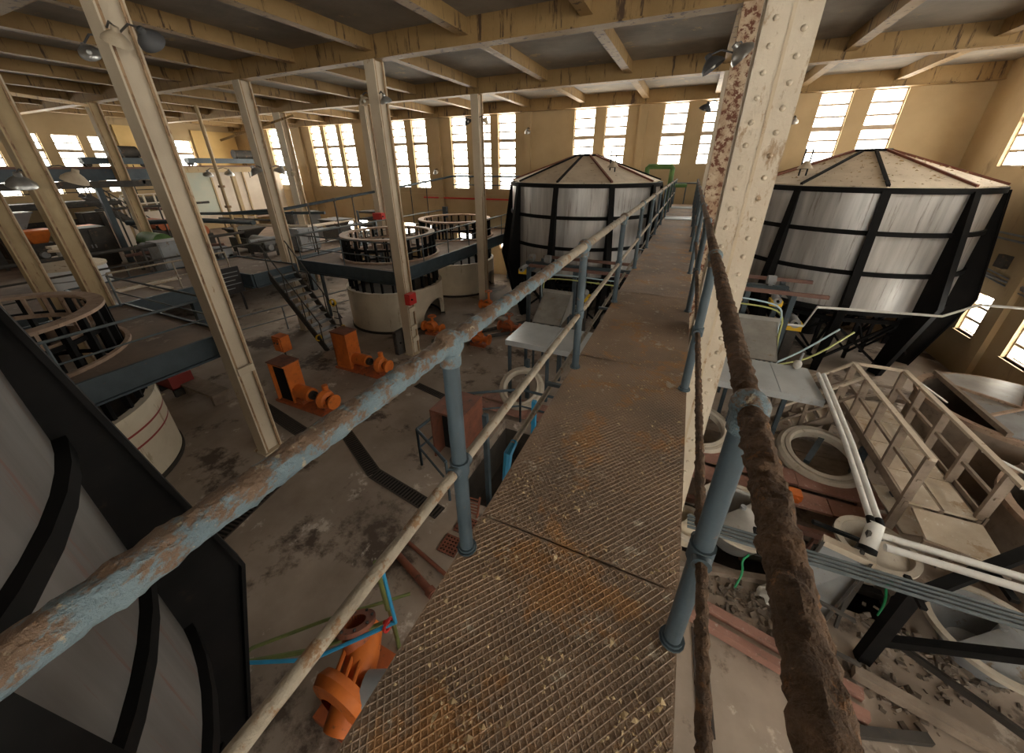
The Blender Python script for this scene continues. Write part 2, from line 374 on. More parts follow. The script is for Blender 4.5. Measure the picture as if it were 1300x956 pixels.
# ------------------------------------------------------------------ columns
def column(x, y, z0, label, mt='column_paint', rivets=False, wd=.33, dp=.38, edge='flange_paint', ztop=8.5, plates=()):
    r = thing('column', (x,y,z0), label, 'column', 'steel columns of the hall')
    for s in (-1, 1):
        yy = y + s*dp/2
        MB().box(x-wd/2, x+wd/2, min(yy,yy-s*.028), max(yy,yy-s*.028), z0, ztop).build('flange', mt if rivets or s < 0 else edge, r)
        if not rivets:   # folded lips facing the aisle
            for t in (-1,1): MB().box(x+t*(wd/2-.02), x+t*wd/2, *sorted((yy-s*.028, yy-s*.065)), z0, ztop).build('lip', 'flange_rust' if mt != 'column_rust' else mt, r)
    k = .09 if not rivets else .12
    MB().box(x-k, x+k, y-dp/2+.028, y+dp/2-.028, z0, ztop).build('web', mt, r)
    MB().box(x-wd/2-.06, x+wd/2+.06, y-dp/2-.06, y+dp/2+.06, z0, z0+.03).build('base_plate', edge, r)
    if rivets:
        rm = MB().lathe([(.021,0),(.018,.010),(.010,.017),(.0008,.02)], n=8, axis='y')
        rm.v = [(a, -b_, c) for a, b_, c in rm.v]; rme = rm.mesh('rivet', mt, True)
        n = int((ztop-z0)/.155)
        for i in range(n):
            put(rme, 'rivet', (x-.095, y-dp/2, z0+.1+i*.155), r)
            put(rme, 'rivet', (x+.085, y-dp/2, z0+.18+i*.155), r)
        MB().box(x-.012, x+.012, y-dp/2-.004, y-dp/2, z0, ztop).build('cover_seam', edge, r)
    for z in plates: MB().box(x+wd/2-.01, x+wd/2+.05, y-.16, y+.16, z, z+.16).build('splice_plate', mt, r)
    return r
column(.425, 3.87, 0, 'pale riveted steel column close beside the walkway handrail', mt='rivet_paint', rivets=True, wd=.335)
column(.52, 9.1, 0, 'rust-flaked column behind the riveted one at the walkway', mt='column_rust', edge='column_rust', wd=.5)
column(.48, 14.5, 0, 'cream column beside the far stretch of the walkway, before the big tank')
column(-8.06, 3.73, 0, 'tall cream column at the corner of the near concrete platform', plates=(2.1,))
column(-8.06, 9.1, 0, 'cream column with a red box at the corner of the vat platform', plates=(.5,.95,1.6))
column(-8.06, 14.5, 0, 'cream column on the edge of the vat platform nearest the grey tank')
column(-13.3, 3.7, 0, 'ochre column rising behind the round rim of the near vat', mt='cream_paint')
column(-16.9, 3.7, 0, 'leftmost ochre column before the pipe gallery', mt='cream_paint')
column(-13.5, 9.1, 0, 'cream column at the head of the steel stair')
column(-23.4, 9.1, 0, 'cream column in front of the left windows beside the hoist trolley', mt='cream_paint')
column(-19.3, 14.5, 0, 'broad cream column left of the farthest triple windows', wd=.5)
column(-13.7, 14.5, 0, 'cream column with a red box behind the nearer round vat')
# tie rods and knee braces that run between the left columns under the roof
for k, (p, q, lab) in enumerate((((-16.9,3.9,7.9),(-23.4,9.0,8.4),'long thin brace under the ceiling over the pipe gallery'),
                             ((-20.4,12.0,7.2),(-17.9,14.2,8.3),'dark brace bar high beside the broad cream column'))):
    tag(MB().bar(p, q, .05, .09).build('roof_brace', 'beam_paint'), lab, 'brace')
# thin ochre pipe stanchion
r = thing('stanchion', (-20.2,11.3,2.6), 'thin rusty ochre pole in front of the white partition panels', 'pole')
MB().tube((-20.2,11.3,2.6), (-20.2,11.3,8.5), .075, 10).build('pole', 'cream_paint', r, True)
for z in (3.4,4.3,5.2): MB().box(-20.3,-20.1,11.2,11.4,z,z+.1).build('clamp', 'flange_rust', r)

# ------------------------------------------------------------------ walkway
DX0, DX1, DZ = -.645, .235, 4.5
wk = thing('walkway', (-.2,8,DZ-.2), 'long rusty checker-plate walkway leading to the far windows', 'walkway')
pl = [(-3,-.75),(-.75,1.05),(1.05,2.87),(2.87,4.9),(4.9,6.9),(6.9,8.9),(8.9,10.9),(10.9,12.9),(12.9,14.9),(14.9,16.9),(16.9,18.6)]
random.seed(3)
for i, (y0, y1) in enumerate(pl):
    dz = random.uniform(-.004,.004); n = 8
    b = MB(); ny = int((y1-y0)/.1); vs = []; fs = []
    def hz(x, y):
        return DZ + dz - .012 + .007*noise.noise(Vector((x*3, y*1.3, i)))*(1 if y > 1 else .5)
    for a in range(ny+1):
        for c in range(n+1):
            x = DX0+(DX1-DX0)*c/n; y = y0+.004+(y1-y0-.008)*a/ny; vs.append((x, y, hz(x, y)))
    for a in range(ny):
        for c in range(n): q = a*(n+1)+c; fs.append((q, q+1, q+n+2, q+n+1))
    b.add(vs, fs)
    b.box(DX0, DX1, y0+.004, y1-.004, DZ-.035, DZ-.024)
    p = b.build('deck_plate', 'deck_plate', wk)
    if y1 <= 5:          # raised diamond lattice
        rb = MB(); pitch = .0215; ln = DX1-DX0
        for sgn in (-1, 1):
            c = y0 - ln*1.25
            while c < y1 + ln*1.25:
                # line y = c + sgn*1.25*(x-xm), clipped to the plate
                xm = (DX0+DX1)/2; xa, xb = DX0+.008, DX1-.008
                u0, u1 = sorted((xm+(y0+.012-c)/(sgn*1.25), xm+(y1-.012-c)/(sgn*1.25)))
                xa, xb = max(xa, u0), min(xb, u1)
                if xb-xa > .02:
                    ns = max(1, int((xb-xa)/.12)); seg = [(xa+(xb-xa)*j/ns, c+sgn*1.25*(xa+(xb-xa)*j/ns-xm)) for j in range(ns+1)]
                    h = .0021; wv = .0046; vs = []; fs = []
                    nx, nyy = (-sgn*1.25, 1.0); l_ = math.hypot(nx, nyy); nx, nyy = nx/l_*wv, nyy/l_*wv
                    for x, y in seg:
                        z = hz(x, y); vs += [(x-nx, y-nyy, z-.002), (x, y, z+h), (x+nx, y+nyy, z-.002)]
                    for j in range(len(seg)-1):
                        k = j*3; fs += [(k, k+3, k+4, k+1), (k+1, k+4, k+5, k+2)]
                    rb.add(vs, fs)
                c += pitch*1.6
        o = rb.build('ridge_pattern', 'ridge', p); o['kind'] = 'stuff'
for x in (DX0+.035, DX1-.035):
    MB().box(x-.03, x+.03, -3, 18.6, DZ-.2, DZ-.037).build('side_channel', 'steel_dark', wk)
for y in range(-2, 19, 2): MB().box(DX0+.07, DX1-.07, y-.04, y+.04, DZ-.18, DZ-.036).build('cross_member', 'steel_dark', wk)
for y in (13.0,13.4,16.6,17.0): MB().box(DX0+.05, DX1-.05, y, y+.16, DZ-.012, DZ+.03).build('threshold_strip', 'sheet', wk)
b = MB()
for i in range(5200):                                  # peeled paint and rust chips
    y = .05 + 6.5*random.random()**2.0; x = random.uniform(DX0+.02, DX1-.02)
    if noise.noise(Vector((x*5, y*4, 3))) < .16 and random.random() < .84: continue
    s = random.uniform(.003,.009)*(2.0 if random.random() < .12 else 1); a = random.random()*6.28; z = DZ-.003
    ca, sa = math.cos(a)*s, math.sin(a)*s
    b.add([(x+ca,y+sa,z),(x-sa*.5,y+ca*.5,z+s*random.uniform(.2,.9)),(x-ca,y-sa,z+.001),(x+sa*.4,y-ca*.6,z+s*.4)], [(0,1,2),(0,2,3),(0,3,1),(1,3,2)])
tag(b.build('rust_debris', 'flake'), 'tan flakes of peeled paint and rust lying on the walkway plates', 'debris', kind='stuff')

# handrails of the walkway
PY = [-2.55,-.85,.87,2.62,4.4,6.2,8.0,9.8,11.6,13.4,15.2,17.0,18.5]
lr = thing('handrail', (-.62,8,DZ), 'peeling blue-grey pipe handrail along the left side of the walkway', 'railing')
MB().crust((-.62,-2.6,5.49), (-.62,2.0,5.49), .0295, .0062, .010, 28, 34).build('top_rail', 'rail_peel', lr, True)
MB().crust((-.62,2.0,5.49), (-.62,18.6,5.49), .030, .003, .1, 10, 13).build('top_rail', 'rail_mid', lr, True)
MB().crust((-.62,-2.6,4.97), (-.62,18.6,4.97), .020, .002, .06, 10, 20).build('mid_rail', 'rail_mid', lr, True)
pm = MB().tube((0,0,0), (0,0,.97), .029, 14).mesh('post', 'blue_paint', True)
jm = MB().ball((0,0,0), .049, 14).tube((0,0,-.075), (0,0,-.02), .036, 14).mesh('ball_joint', 'rail_peel', True)
cm = MB().tube((0,0,-.032), (0,0,.032), .037, 12).tube((0,-.05,0), (0,.05,0), .028, 12).mesh('clamp', 'blue_paint', True)
fm = MB().disc((0,0,0), .043, 0, .008, 14).tube((0,0,0), (0,0,.02), .036, 14).mesh('foot_flange', 'blue_paint', True)
for y in PY:
    p = put(pm, 'post', (-.62, y, DZ+.0), lr); put(fm, 'foot_flange', (-.62, y, DZ-.004), p)
    put(jm, 'ball_joint', (-.62, y, 5.49), p); put(cm, 'clamp', (-.62, y, 4.97), p)
jr = MB().ball((0,0,0), .044, 14).tube((0,0,-.07), (0,0,-.02), .036, 14).mesh('ball_joint', 'rail_peel', True)
rr = thing('handrail', (.215,8,DZ), 'rust-crusted brown pipe handrail along the right side of the walkway', 'railing')
MB().crust((.215,-2.6,5.49), (.215,-.1,5.49), .0275, .0095, .03, 14, 26, 5).build('top_rail', 'rail_crust', rr, True)
MB().crust((.215,-.1,5.49), (.215,3.2,5.49), .0275, .0078, .0065, 30, 46, 5).build('top_rail', 'rail_crust', rr, True)
MB().crust((.215,3.2,5.49), (.215,18.6,5.49), .028, .006, .1, 10, 20, 5).build('top_rail', 'rail_crust', rr, True)
MB().crust((.215,-2.6,4.97), (.215,6.2,4.97), .0155, .007, .011, 14, 55, 9).build('mid_rail', 'rail_crust', rr, True)
MB().crust((.215,6.2,4.97), (.215,18.6,4.97), .018, .004, .1, 8, 30, 9).build('mid_rail', 'rail_crust', rr, True)
for y in PY:
    p = put(pm, 'post', (.215, y, DZ), rr); put(fm, 'foot_flange', (.215, y, DZ-.004), p)
    put(jr, 'ball_joint', (.215, y, 5.49), p); put(cm, 'clamp', (.215, y, 4.97), p)
# cross rail and lamp gear at the walkway's far end
eb = thing('end_gate', (-.2,18.7,DZ), 'low barrier bar closing the far end of the walkway', 'railing')
MB().tube((-.62,18.6,5.35), (.215,18.6,5.35), .03, 8).build('top_bar', 'steel_thin', eb, True)
MB().tube((-.2,18.6,4.5), (-.2,18.6,5.35), .025, 8).build('upright', 'steel_thin', eb, True)
gp = thing('pipe_loop', (-1.35,17.2,4.4), 'green pipe loop beside the far end of the walkway', 'pipe')
MB().pipe([(-1.75,17.2,5.2),(-1.75,17.2,5.95),(-1.7,17.2,6.0),(-.85,17.2,6.0),(-.8,17.2,5.95),(-.8,17.2,4.4)], .09, 10).build('loop', 'green_paint', gp, True)
MB().disc((-.8,17.2,0), .17, 5.05, 5.12, 14).build('flange', 'green_paint', gp)
MB().pipe([(-.8,17.2,5.3),(-.2,17.6,5.3)], .08, 10).build('branch', 'green_paint', gp, True)

# ------------------------------------------------------------------ steel tanks
def tank(cx, cy, a0, label, R=3.0, skin='tank_grey'):
    r = thing('steel_tank', (cx,cy,0), label, 'tank', 'big round steel tanks')
    T = lambda a: (math.cos(math.radians(a)), math.sin(math.radians(a)))
    for k in range(10):
        a = a0+36*k; b = MB(); vs = []; fs = []
        for i in range(9):
            c, s = T(a+36*i/8)
            vs += [(cx+c*R, cy+s*R, 2.05), (cx+c*R, cy+s*R, 5.42), (cx+c*(R-.03), cy+s*(R-.03), 5.42), (cx+c*(R-.03), cy+s*(R-.03), 2.05)]
        for i in range(8):
            for j in range(4): fs.append((i*4+j, i*4+4+j, i*4+4+(j+1)%4, i*4+(j+1)%4))
        fs += [(0,1,2,3),(35,34,33,32)]
        b.add(vs, fs).build('wall_panel', skin, r, True)
        # fin leg at the joint
        c, s = T(a); t = Vector((-s, c, 0))
        poly = [(R-.02,5.40),(R+.10,5.40),(R+.55,2.45),(R-.08,0),(R-.42,0),(R-.12,2.0)]
        pts = [Vector((cx+c*q, cy+s*q, z)) - t*.03 for q, z in poly]
        fin = MB().prism(pts, t*.06).build('fin_leg', 'tank_black', r)
        e = MB()
        for (q0,z0),(q1,z1) in (((R+.10,5.40),(R+.55,2.45)), ((R+.55,2.45),(R-.08,.0))):
            e.bar((cx+c*q0,cy+s*q0,z0), (cx+c*q1,cy+s*q1,z1), .19, .035, (c,s,0))
        e.build('edge_flange', 'tank_black', fin)
        # roof sheet and ridge bar
        c2, s2 = T(a+36); rt = .42
        q = [Vector((cx+c*(R+.03),cy+s*(R+.03),5.47)), Vector((cx+c2*(R+.03),cy+s2*(R+.03),5.47)), Vector((cx+c2*rt,cy+s2*rt,6.38)), Vector((cx+c*rt,cy+s*rt,6.38))]
        MB().prism(q, (0,0,.03)).build('roof_panel', 'tank_roof', r)
        rb = MB().bar((cx+c*(R+.03),cy+s*(R+.03),5.52), (cx+c*rt,cy+s*rt,6.43), .07, .07); rb.build('ridge_bar', 'brown_box' if k % 3 else 'tank_black', r)
    for z, h in ((5.33,.14),(4.27,.12),(3.17,.12),(2.03,.14)):
        MB().ring((cx,cy,0), R-.01, R+.07, z, z+h, 60).build('hoop', 'tank_black', r, True)
    MB().disc((cx,cy,0), .48, 6.38, 6.46, 20).build('roof_cap', 'tank_black', r)
    MB().lathe([(R-.03,2.06),(.5,1.15),(.001,1.15)], (cx,cy,0), 40).build('cone_bottom', 'tank_black', r, True)
    MB().tube((cx,cy,.25), (cx,cy,1.15), .3, 14).build('outlet', 'tank_black', r, True)
    for k in range(10):
        c, s = T(a0+36*k); c2, s2 = T(a0+36*k+36)
        MB().bar((cx+c*2.75,cy+s*2.75,.3),(cx+c2*2.75,cy+s2*2.75,1.7),.07,.07).build('brace', 'tank_black', r)
        MB().bar((cx+c*2.75,cy+s*2.75,1.7),(cx+c2*2.75,cy+s2*2.75,.3),.07,.07).build('brace', 'tank_black', r)
        MB().bar((cx+c*2.8,cy+s*2.8,1.75),(cx+c2*2.8,cy+s2*2.8,1.75),.1,.12).build('tie', 'tank_black', r)
        MB().bar((cx+c*1.7,cy+s*1.7,0),(cx+c*1.7,cy+s*1.7,1.55),.09,.09).build('inner_leg', 'tank_black', r)
        MB().bar((cx+c*1.7,cy+s*1.7,.2),(cx+c*2.75,cy+s*2.75,1.6),.06,.06).build('brace', 'tank_black', r)
        MB().bar((cx+c*1.7,cy+s*1.7,1.4),(cx+c2*1.7,cy+s2*1.7,.25),.06,.06).build('brace', 'tank_black', r)
    return r
t1 = tank(-4.1, 16.35, -94, 'grey steel tank with black ribs and cone roof left of the walkway')
t2 = tank(4.95, 16.3, -96, 'grey steel tank with black ribs and dusty cone roof right of the walkway')
t3 = tank(-4.1, -2.5, 80, 'dark near tank with black ribs at the bottom left below the handrail', skin='tank_streaked_dim')
def roof_bracket(x, y, z, lab):
    r = thing('roof_bracket', (x,y,z), lab, 'bracket')
    for d in (-.09,.09): MB().bar((x+d,y,z),(x+d,y,z+.75),.035,.05,(0,1,0)).build('upright', 'tank_black', r)
    for k in (.2,.7): MB().bar((x-.09,y,z+k),(x+.09,y,z+k),.03,.03).build('rung', 'tank_black', r)
    MB().lathe([(.05,.42),(.07,.38),(.20,.22),(.21,.2)], (x+.02,y,z), 14).build('lamp_shade', 'lamp_tan', r, True)
roof_bracket(-2.75, 15.0, 5.78, 'black bracket with a dome lamp on the roof of the left tank')
roof_bracket(3.05, 14.9, 5.72, 'black bracket with a dome lamp on the roof of the right tank')
# debris on the right roof
b = MB(); random.seed(5)
for i in range(170):
    a = math.radians(random.uniform(-170,-10)); q = random.uniform(.8,2.9); x = 4.95+q*math.cos(a); y = 16.3+q*math.sin(a)
    z = 5.47+.91*(3.03-q)/2.61+.035; s = random.uniform(.02,.055); d = random.random()*6
    b.add([(x+s*math.cos(d),y+s*math.sin(d),z),(x-s*math.sin(d)*.5,y+s*math.cos(d)*.5,z+s*.7),(x-s*math.cos(d),y-s*math.sin(d),z)],[(0,1,2)])
tag(b.build('paint_debris', 'flake'), 'pale paint flakes fallen on the roof of the right tank', 'debris', kind='stuff')

# ------------------------------------------------------------------ round vats with posts and rim
def vat(cx, cy, label, stripes=False, arch=5):
    r = thing('round_vat', (cx,cy,0), label, 'vat', 'round white vats on the floor')
    Ro, Ri, H, n = 1.95, 1.80, 1.65, 96; vs = []; fs = []
    def zb(t):
        d = abs((math.degrees(t)-arch+180) % 360 - 180)
        return .1 + (.95*math.sqrt(max(0, 1-(d/27)**2)) if d < 27 else 0)
    for i in range(n):
        t = 2*math.pi*i/n; c, s = math.cos(t), math.sin(t); z = zb(t)
        vs += [(cx+c*Ro,cy+s*Ro,z),(cx+c*Ro,cy+s*Ro,H),(cx+c*Ri,cy+s*Ri,H),(cx+c*Ri,cy+s*Ri,z)]
    for i in range(n):
        q = (i+1) % n
        for j in range(4): fs.append((i*4+j, q*4+j, q*4+(j+1)%4, i*4+(j+1)%4))
    MB().add(vs, fs).build('basin_wall', 'vat_white', r, True)
    MB().lathe([(Ro+.03,0),(Ro+.03,.1),(Ri-.02,.1),(Ri-.02,0)], (cx,cy,0), 60, a0=math.radians(arch+24), a1=math.radians(arch+336)).build('plinth', 'plinth', r)
    MB().disc((cx,cy,0), Ri, 1.35, 1.4, 40).build('basin_floor', 'plinth', r)
    pm_ = MB().box(-.035,.035,-.055,.055,0,1.95).mesh('rim_post', 'tank_black')
    for k in range(28):
        t = 2*math.pi*k/28; put(pm_, 'rim_post', (cx+1.78*math.cos(t), cy+1.78*math.sin(t), H), r, (0,0,t+math.pi/2))
    MB().ring((cx,cy,0), 1.60, 1.84, 3.6, 3.66, 64).build('rim', 'vat_ring', r)
    MB().ring((cx,cy,0), 1.72, 1.76, 3.2, 3.28, 56).build('inner_hoop', 'tank_black', r)
    MB().ring((cx,cy,0), 1.72, 1.76, 2.25, 2.33, 56).build('inner_hoop', 'tank_black', r)
    im = MB().box(-.03,.03,-.02,.02,0,.36).mesh('inner_stud', 'vat_ring')
    for k in range(28):
        t = 2*math.pi*(k+.5)/28; put(im, 'inner_stud', (cx+1.55*math.cos(t), cy+1.55*math.sin(t), 3.26), r, (0,0,t+math.pi/2))
    MB().ring((cx,cy,0), 1.53, 1.57, 3.2, 3.28, 56).build('inner_hoop', 'vat_ring', r)
    if stripes:
        for z, d0, d1 in ((1.22,5,75),(.92,-40,80)):
            MB().lathe([(Ro+.004,z),(Ro+.004,z+.045)], (cx,cy,0), 40, a0=math.radians(d0), a1=math.radians(d1)).build('red_stripe', 'red_stripe', r)
        MB().box(cx+1.55,cx+2.3,cy-.1,cy+.55,.35,.38).build('flap', 'machine_grey', r)
    return r
vat(-10.85, 11.75, 'white round vat with black posts and rusty rim by the stair')
vat(-10.85, 16.7, 'white round vat farthest back, next to the grey tank')
vat(-10.95, 1.2, 'white round vat with dark red stripes under the near platform', True, 200)

# ------------------------------------------------------------------ raised platforms around the vats
def holed(b, x0, x1, y0, y1, c, R, z0, z1, n=64):
    vs = []
    for i in range(n):
        t = 2*math.pi*i/n; dx, dy = math.cos(t), math.sin(t)
        k = min(((x1 if dx > 0 else x0)-c[0])/dx if abs(dx) > 1e-6 else 1e9, ((y1 if dy > 0 else y0)-c[1])/dy if abs(dy) > 1e-6 else 1e9)
        o = (c[0]+dx*k, c[1]+dy*k); i_ = (c[0]+dx*R, c[1]+dy*R)
        vs += [(*i_,z0),(*i_,z1),(*o,z1),(*o,z0)]
    fs = []
    for i in range(n):
        q = (i+1) % n
        for j in range(4): fs.append((i*4+j, q*4+j, q*4+(j+1)%4, i*4+(j+1)%4))
    # corner fill triangles
    b.add(vs, fs)
    for X in (x0, x1):
        for Y in (y0, y1):
            a = math.atan2(Y-c[1], X-c[0]) % (2*math.pi); i = int(a/(2*math.pi/n)) % n; q = (i+1) % n
            b.add([vs[i*4+2], vs[q*4+2], (X,Y,z1)], [(0,1,2)])
def railing(name, pts, h, lab, every=1.2, mt='steel_thin', r=.022, mids=(.5,), cat='railing'):
    o = thing(name, pts[0], lab, cat)
    for a, b_ in zip(pts[:-1], pts[1:]):
        a, b_ = Vector(a), Vector(b_)
        MB().tube(a+V(0,0,h), b_+V(0,0,h), r*1.15, 8).build('top_rail', mt, o, True)
        for q in mids: MB().tube(a+V(0,0,h*q), b_+V(0,0,h*q), r*.8, 6).build('mid_rail', mt, o, True)
        k = max(1, int((b_-a).length/every))
        for i in range(k+1):
            p = a+(b_-a)*i/k; MB().tube(p, p+V(0,0,h), r, 6).build('post', mt, o)
    return o
def platform(name, x0, x1, y0, y1, holes, lab, z=2.8):
    o = thing(name, (x0,y0,z-.45), lab, 'platform')
    b = MB()
    if holes:
        cuts = [y0] + [(a[1]+c[1])/2 for a, c in zip(holes[:-1], holes[1:])] + [y1]
        for (c, u, v) in zip(holes, cuts[:-1], cuts[1:]): holed(b, x0, x1, u, v, c, 1.9, z-.14, z)
    else: b.box(x0,x1,y0,y1,z-.14,z)
    b.build('deck_slab', 'platform_top', o)
    for c in holes: MB().ring((c[0],c[1],0), 1.88, 1.96, z-.2, z+.06, 56).build('hole_kerb', 'vat_ring', o)
    for (a0,a1,b0,b1) in ((x0,x1,y0-.06,y0),(x0,x1,y1,y1+.06),(x0-.06,x0,y0,y1),(x1,x1+.06,y0,y1)):
        MB().box(a0,a1,b0,b1,z-.38,z+.04).build('edge_channel', 'blue_paint', o)
        m0 = MB()
        if a1-a0 > b1-b0: m0.box(a0,a1,b0-.06,b1+.06,z-.42,z-.38)
        else: m0.box(a0-.06,a1+.06,b0,b1,z-.42,z-.38)
        m0.build('channel_flange', 'blue_paint', o)
    return o
platform('vat_platform', -13.3, -8.62, 9.35, 19.6, [(-10.85,11.75),(-10.85,16.7)], 'raised platform with blue steel edge around the two far vats')
platform('vat_platform', -12.95, -8.62, -3.6, 3.98, [(-10.95,1.2)], 'raised platform with blue steel edge around the near striped vat')
for x, y, lab in ((-9,19.3,'post under the far corner of the two-vat platform'),(-13,14.2,'post under the two-vat platform behind the nearer vat'),(-12.9,-3.2,'post under the rear corner of the near platform')):
    tag(MB().box(x-.09,x+.09,y-.09,y+.09,0,2.38).build('platform_post', 'steel_dark'), lab, 'post')
railing('platform_railing', [(-13.2,9.4,2.8),(-8.68,9.4,2.8),(-8.68,19.4,2.8)], .95, 'thin railing along the front edges of the two-vat platform', 1.6)
railing('platform_railing', [(-13.2,9.4,2.8),(-13.2,19.3,2.8)], .95, 'thin railing along the back of the two-vat platform', 1.9)
railing('platform_railing', [(-8.68,-3,2.8),(-8.68,3.9,2.8),(-12.9,3.9,2.8)], .8, 'thin railing on the edges of the near platform', 2.3)
# high grey pipe rail on tall posts seen in front of the far windows
pr = thing('pipe_rail', (-13.6,14.5,2.8), 'long blue-grey pipe rising past the nearer vat and along the back wall', 'pipe')
MB().pipe([(-15.6,8.6,4.5),(-13.72,9.6,4.63),(-13.72,18.6,5.30),(-12.7,19.6,5.55),(-6.2,19.6,5.55)], .05, 10).build('tube', 'blue_paint', pr, True)
MB().tube((-12.7,19.65,5.1),(-6.2,19.65,5.1),.03,8).build('lower_tube', 'blue_paint', pr, True)
for y in (10.6,11.9,12.9,15.6,17.0,18.4):
    z = 4.63+(y-9.6)*.0744; MB().tube((-13.72,y,2.7),(-13.72,y,z),.03,6).build('upright', 'machine_dark', pr); MB().tube((-13.72,y,z-.07),(-13.72,y,z+.06),.065,8).build('clip', 'machine_dark', pr)
MB().bar((-13.72,10.4,2.68),(-13.72,18.8,2.68),.1,.12).build('foot_beam', 'steel_dark', pr)
for y in (10.5,14.2,18.6): MB().box(-13.77,-13.67,y-.05,y+.05,0,2.62).build('support', 'steel_dark', pr)
for x in (-12.4,-10.4,-8.4,-6.4): MB().box(x-.03,x+.03,19.55,19.9,5.5,5.6).build('wall_bracket', 'steel_dark', pr)
# landing, stair
ld = platform('stair_landing', -16.2, -12.75, 7.2, 8.78, [], 'small landing at the head of the steel stair')
st = thing('steel_stair', (-11.2,8.3,0), 'steep steel stair with open treads down from the landing', 'stairs')
for y in (7.7, 8.6):
    MB().bar((-12.75,y,2.75), (-11.0,y+.25,.0), .05, .2).build('stringer', 'machine_dark', st)
    MB().tube((-12.75,y,3.7), (-11.0,y+.25,.95), .022, 6).build('handrail', 'machine_dark', st)
    for k in (.05,.35,.65,.95):
        p = Vector((-12.75,y,2.75)).lerp(Vector((-11.0,y+.25,0)), k); MB().tube(p, p+V(0,0,.95), .018, 6).build('baluster', 'machine_dark', st)
for i in range(11):
    k = (i+.6)/11.2; x = -12.75+1.75*k; z = 2.75*(1-k); yo = .25*k
    MB().box(x-.12,x+.12,7.72+yo,8.58+yo,z-.02,z+.02).build('tread', 'machine_grey', st)
for p in ((-11.25,7.9,.5),(-11.1,8.85,.55)): MB().lathe([(.09,-.03),(.12,-.03),(.12,.03),(.09,.03),(.09,-.03)], p, 14, 'x').build('yellow_band', 'yellow', st)

# ------------------------------------------------------------------ dome lamps
def lamp(x, y, z, lab, at, tilt=25, az=0, mt='lamp_metal', s=1.0):
    """dome reflector; at = point where its arm is fixed"""
    s *= .72; r = thing('dome_lamp', (x,y,z), lab, 'lamp', 'dome lamps of the hall')
    M = Matrix.Translation((x,y,z)) @ Matrix.Rotation(math.radians(az),4,'Z') @ Matrix.Rotation(math.radians(tilt),4,'Y') @ Matrix.Scale(s,4)
    sh = MB().lathe([(.03,.24),(.055,.23),(.06,.16),(.13,.11),(.20,.03),(.215,-.03),(.205,-.03),(.19,.025),(.125,.098),(.001,.13)], n=22).xf(M).build('shade', mt, r, True)
    MB().ball((0,0,.02), .055, 10).xf(M).build('bulb', 'bulb', sh, True)
    t = M @ Vector((0,0,.22)); a = Vector(at)
    MB().pipe([t, t.lerp(a,.45)+V(0,0,.07), a], .014, 6).build('arm', 'lamp_dark', r, True)
lamp(-7.58,3.5,7.6,'tan dome lamp on the tall cream column by the near platform',(-7.95,3.6,7.8),30,0,'lamp_tan',1.05)
lamp(-7.25,3.75,7.62,'dark oval dome lamp hung right of the tall cream column',(-7.95,3.75,7.8),55,-60,'lamp_dark',1.1)
lamp(-8.42,3.5,7.55,'silver dome lamp peeking out left of the tall cream column',(-8.15,3.6,7.75),-35,0,'lamp_metal',.85)
lamp(-8.42,8.95,7.62,'tan dome lamp left of the column at the vat platform corner',(-8.18,9.0,7.75),-30,0,'lamp_tan')
lamp(-7.69,8.95,7.58,'silver dome lamp right of the column at the vat platform corner',(-7.94,9.0,7.75),-25,90)
lamp(-8.42,14.4,7.62,'dark dome lamp left of the column nearest the grey tank',(-8.18,14.45,7.75),-40,0,'lamp_dark')
lamp(-7.68,14.4,7.6,'pale dome lamp right of the column nearest the grey tank',(-7.94,14.45,7.75),30,0,'lamp_tan')
lamp(-13.1,3.38,5.72,'large silver dome lamp on the ochre column behind the near vat rim',(-13.25,3.56,5.95),20,0,'lamp_metal',1.5)
lamp(-13.05,4.2,5.78,'tan dome lamp behind the ochre column and the near vat rim',(-13.25,3.84,6.05),25,40,'lamp_tan',1.5)
lamp(-13.3,8.66,5.88,'silver dome lamp left of the column at the stair head',(-13.4,8.97,6.0),-25,60,'lamp_metal',1.35)
lamp(-13.3,9.5,5.88,'silver dome lamp right of the column at the stair head',(-13.4,9.22,6.0),25,60,'lamp_metal',1.35)
lamp(-7.98,19.5,7.6,'round wall lamp on the pilaster left of the grey tank',(-7.98,19.78,7.75),40,-90)
lamp(-13.75,19.5,5.75,'small wall lamp between the triple windows',(-13.75,19.78,5.9),40,-90)
lamp(-18.9,14.2,5.75,'small lamp on the broad column left of the triple windows',(-19.1,14.4,5.9),40,-90,'lamp_tan')
lamp(3.2,19.5,7.55,'silver wall lamp right of the riveted column',(3.2,19.78,7.7),35,-90)
lamp(-.02,8.82,7.62,'dark dome lamp left of the rust-flaked column',(.32,8.95,7.8),-35,0,'lamp_dark',1.3)
lamp(.40,8.55,7.7,'upturned pale disc lamp in front of the rust-flaked column',(.45,8.93,7.85),50,200,'lamp_metal',1.3)
lamp(-.02,14.2,7.55,'dark dome lamp against the window right of the walkway axis',(.36,14.38,7.7),20,0,'lamp_dark',1.2)
lamp(-20.4,11.0,5.75,'silver dome lamp left of the thin rusty pole',(-20.22,11.26,6.0),20,0,'lamp_metal',1.3)
lamp(-20.0,11.7,5.78,'silver dome lamp right of the thin rusty pole',(-20.18,11.34,6.0),20,0,'lamp_metal',1.3)
lamp(-24.9,11.8,8.1,'small dark pendant lamp under the ceiling left of the ochre wall',(-24.85,11.8,8.7),0,0,'lamp_dark',1.5)

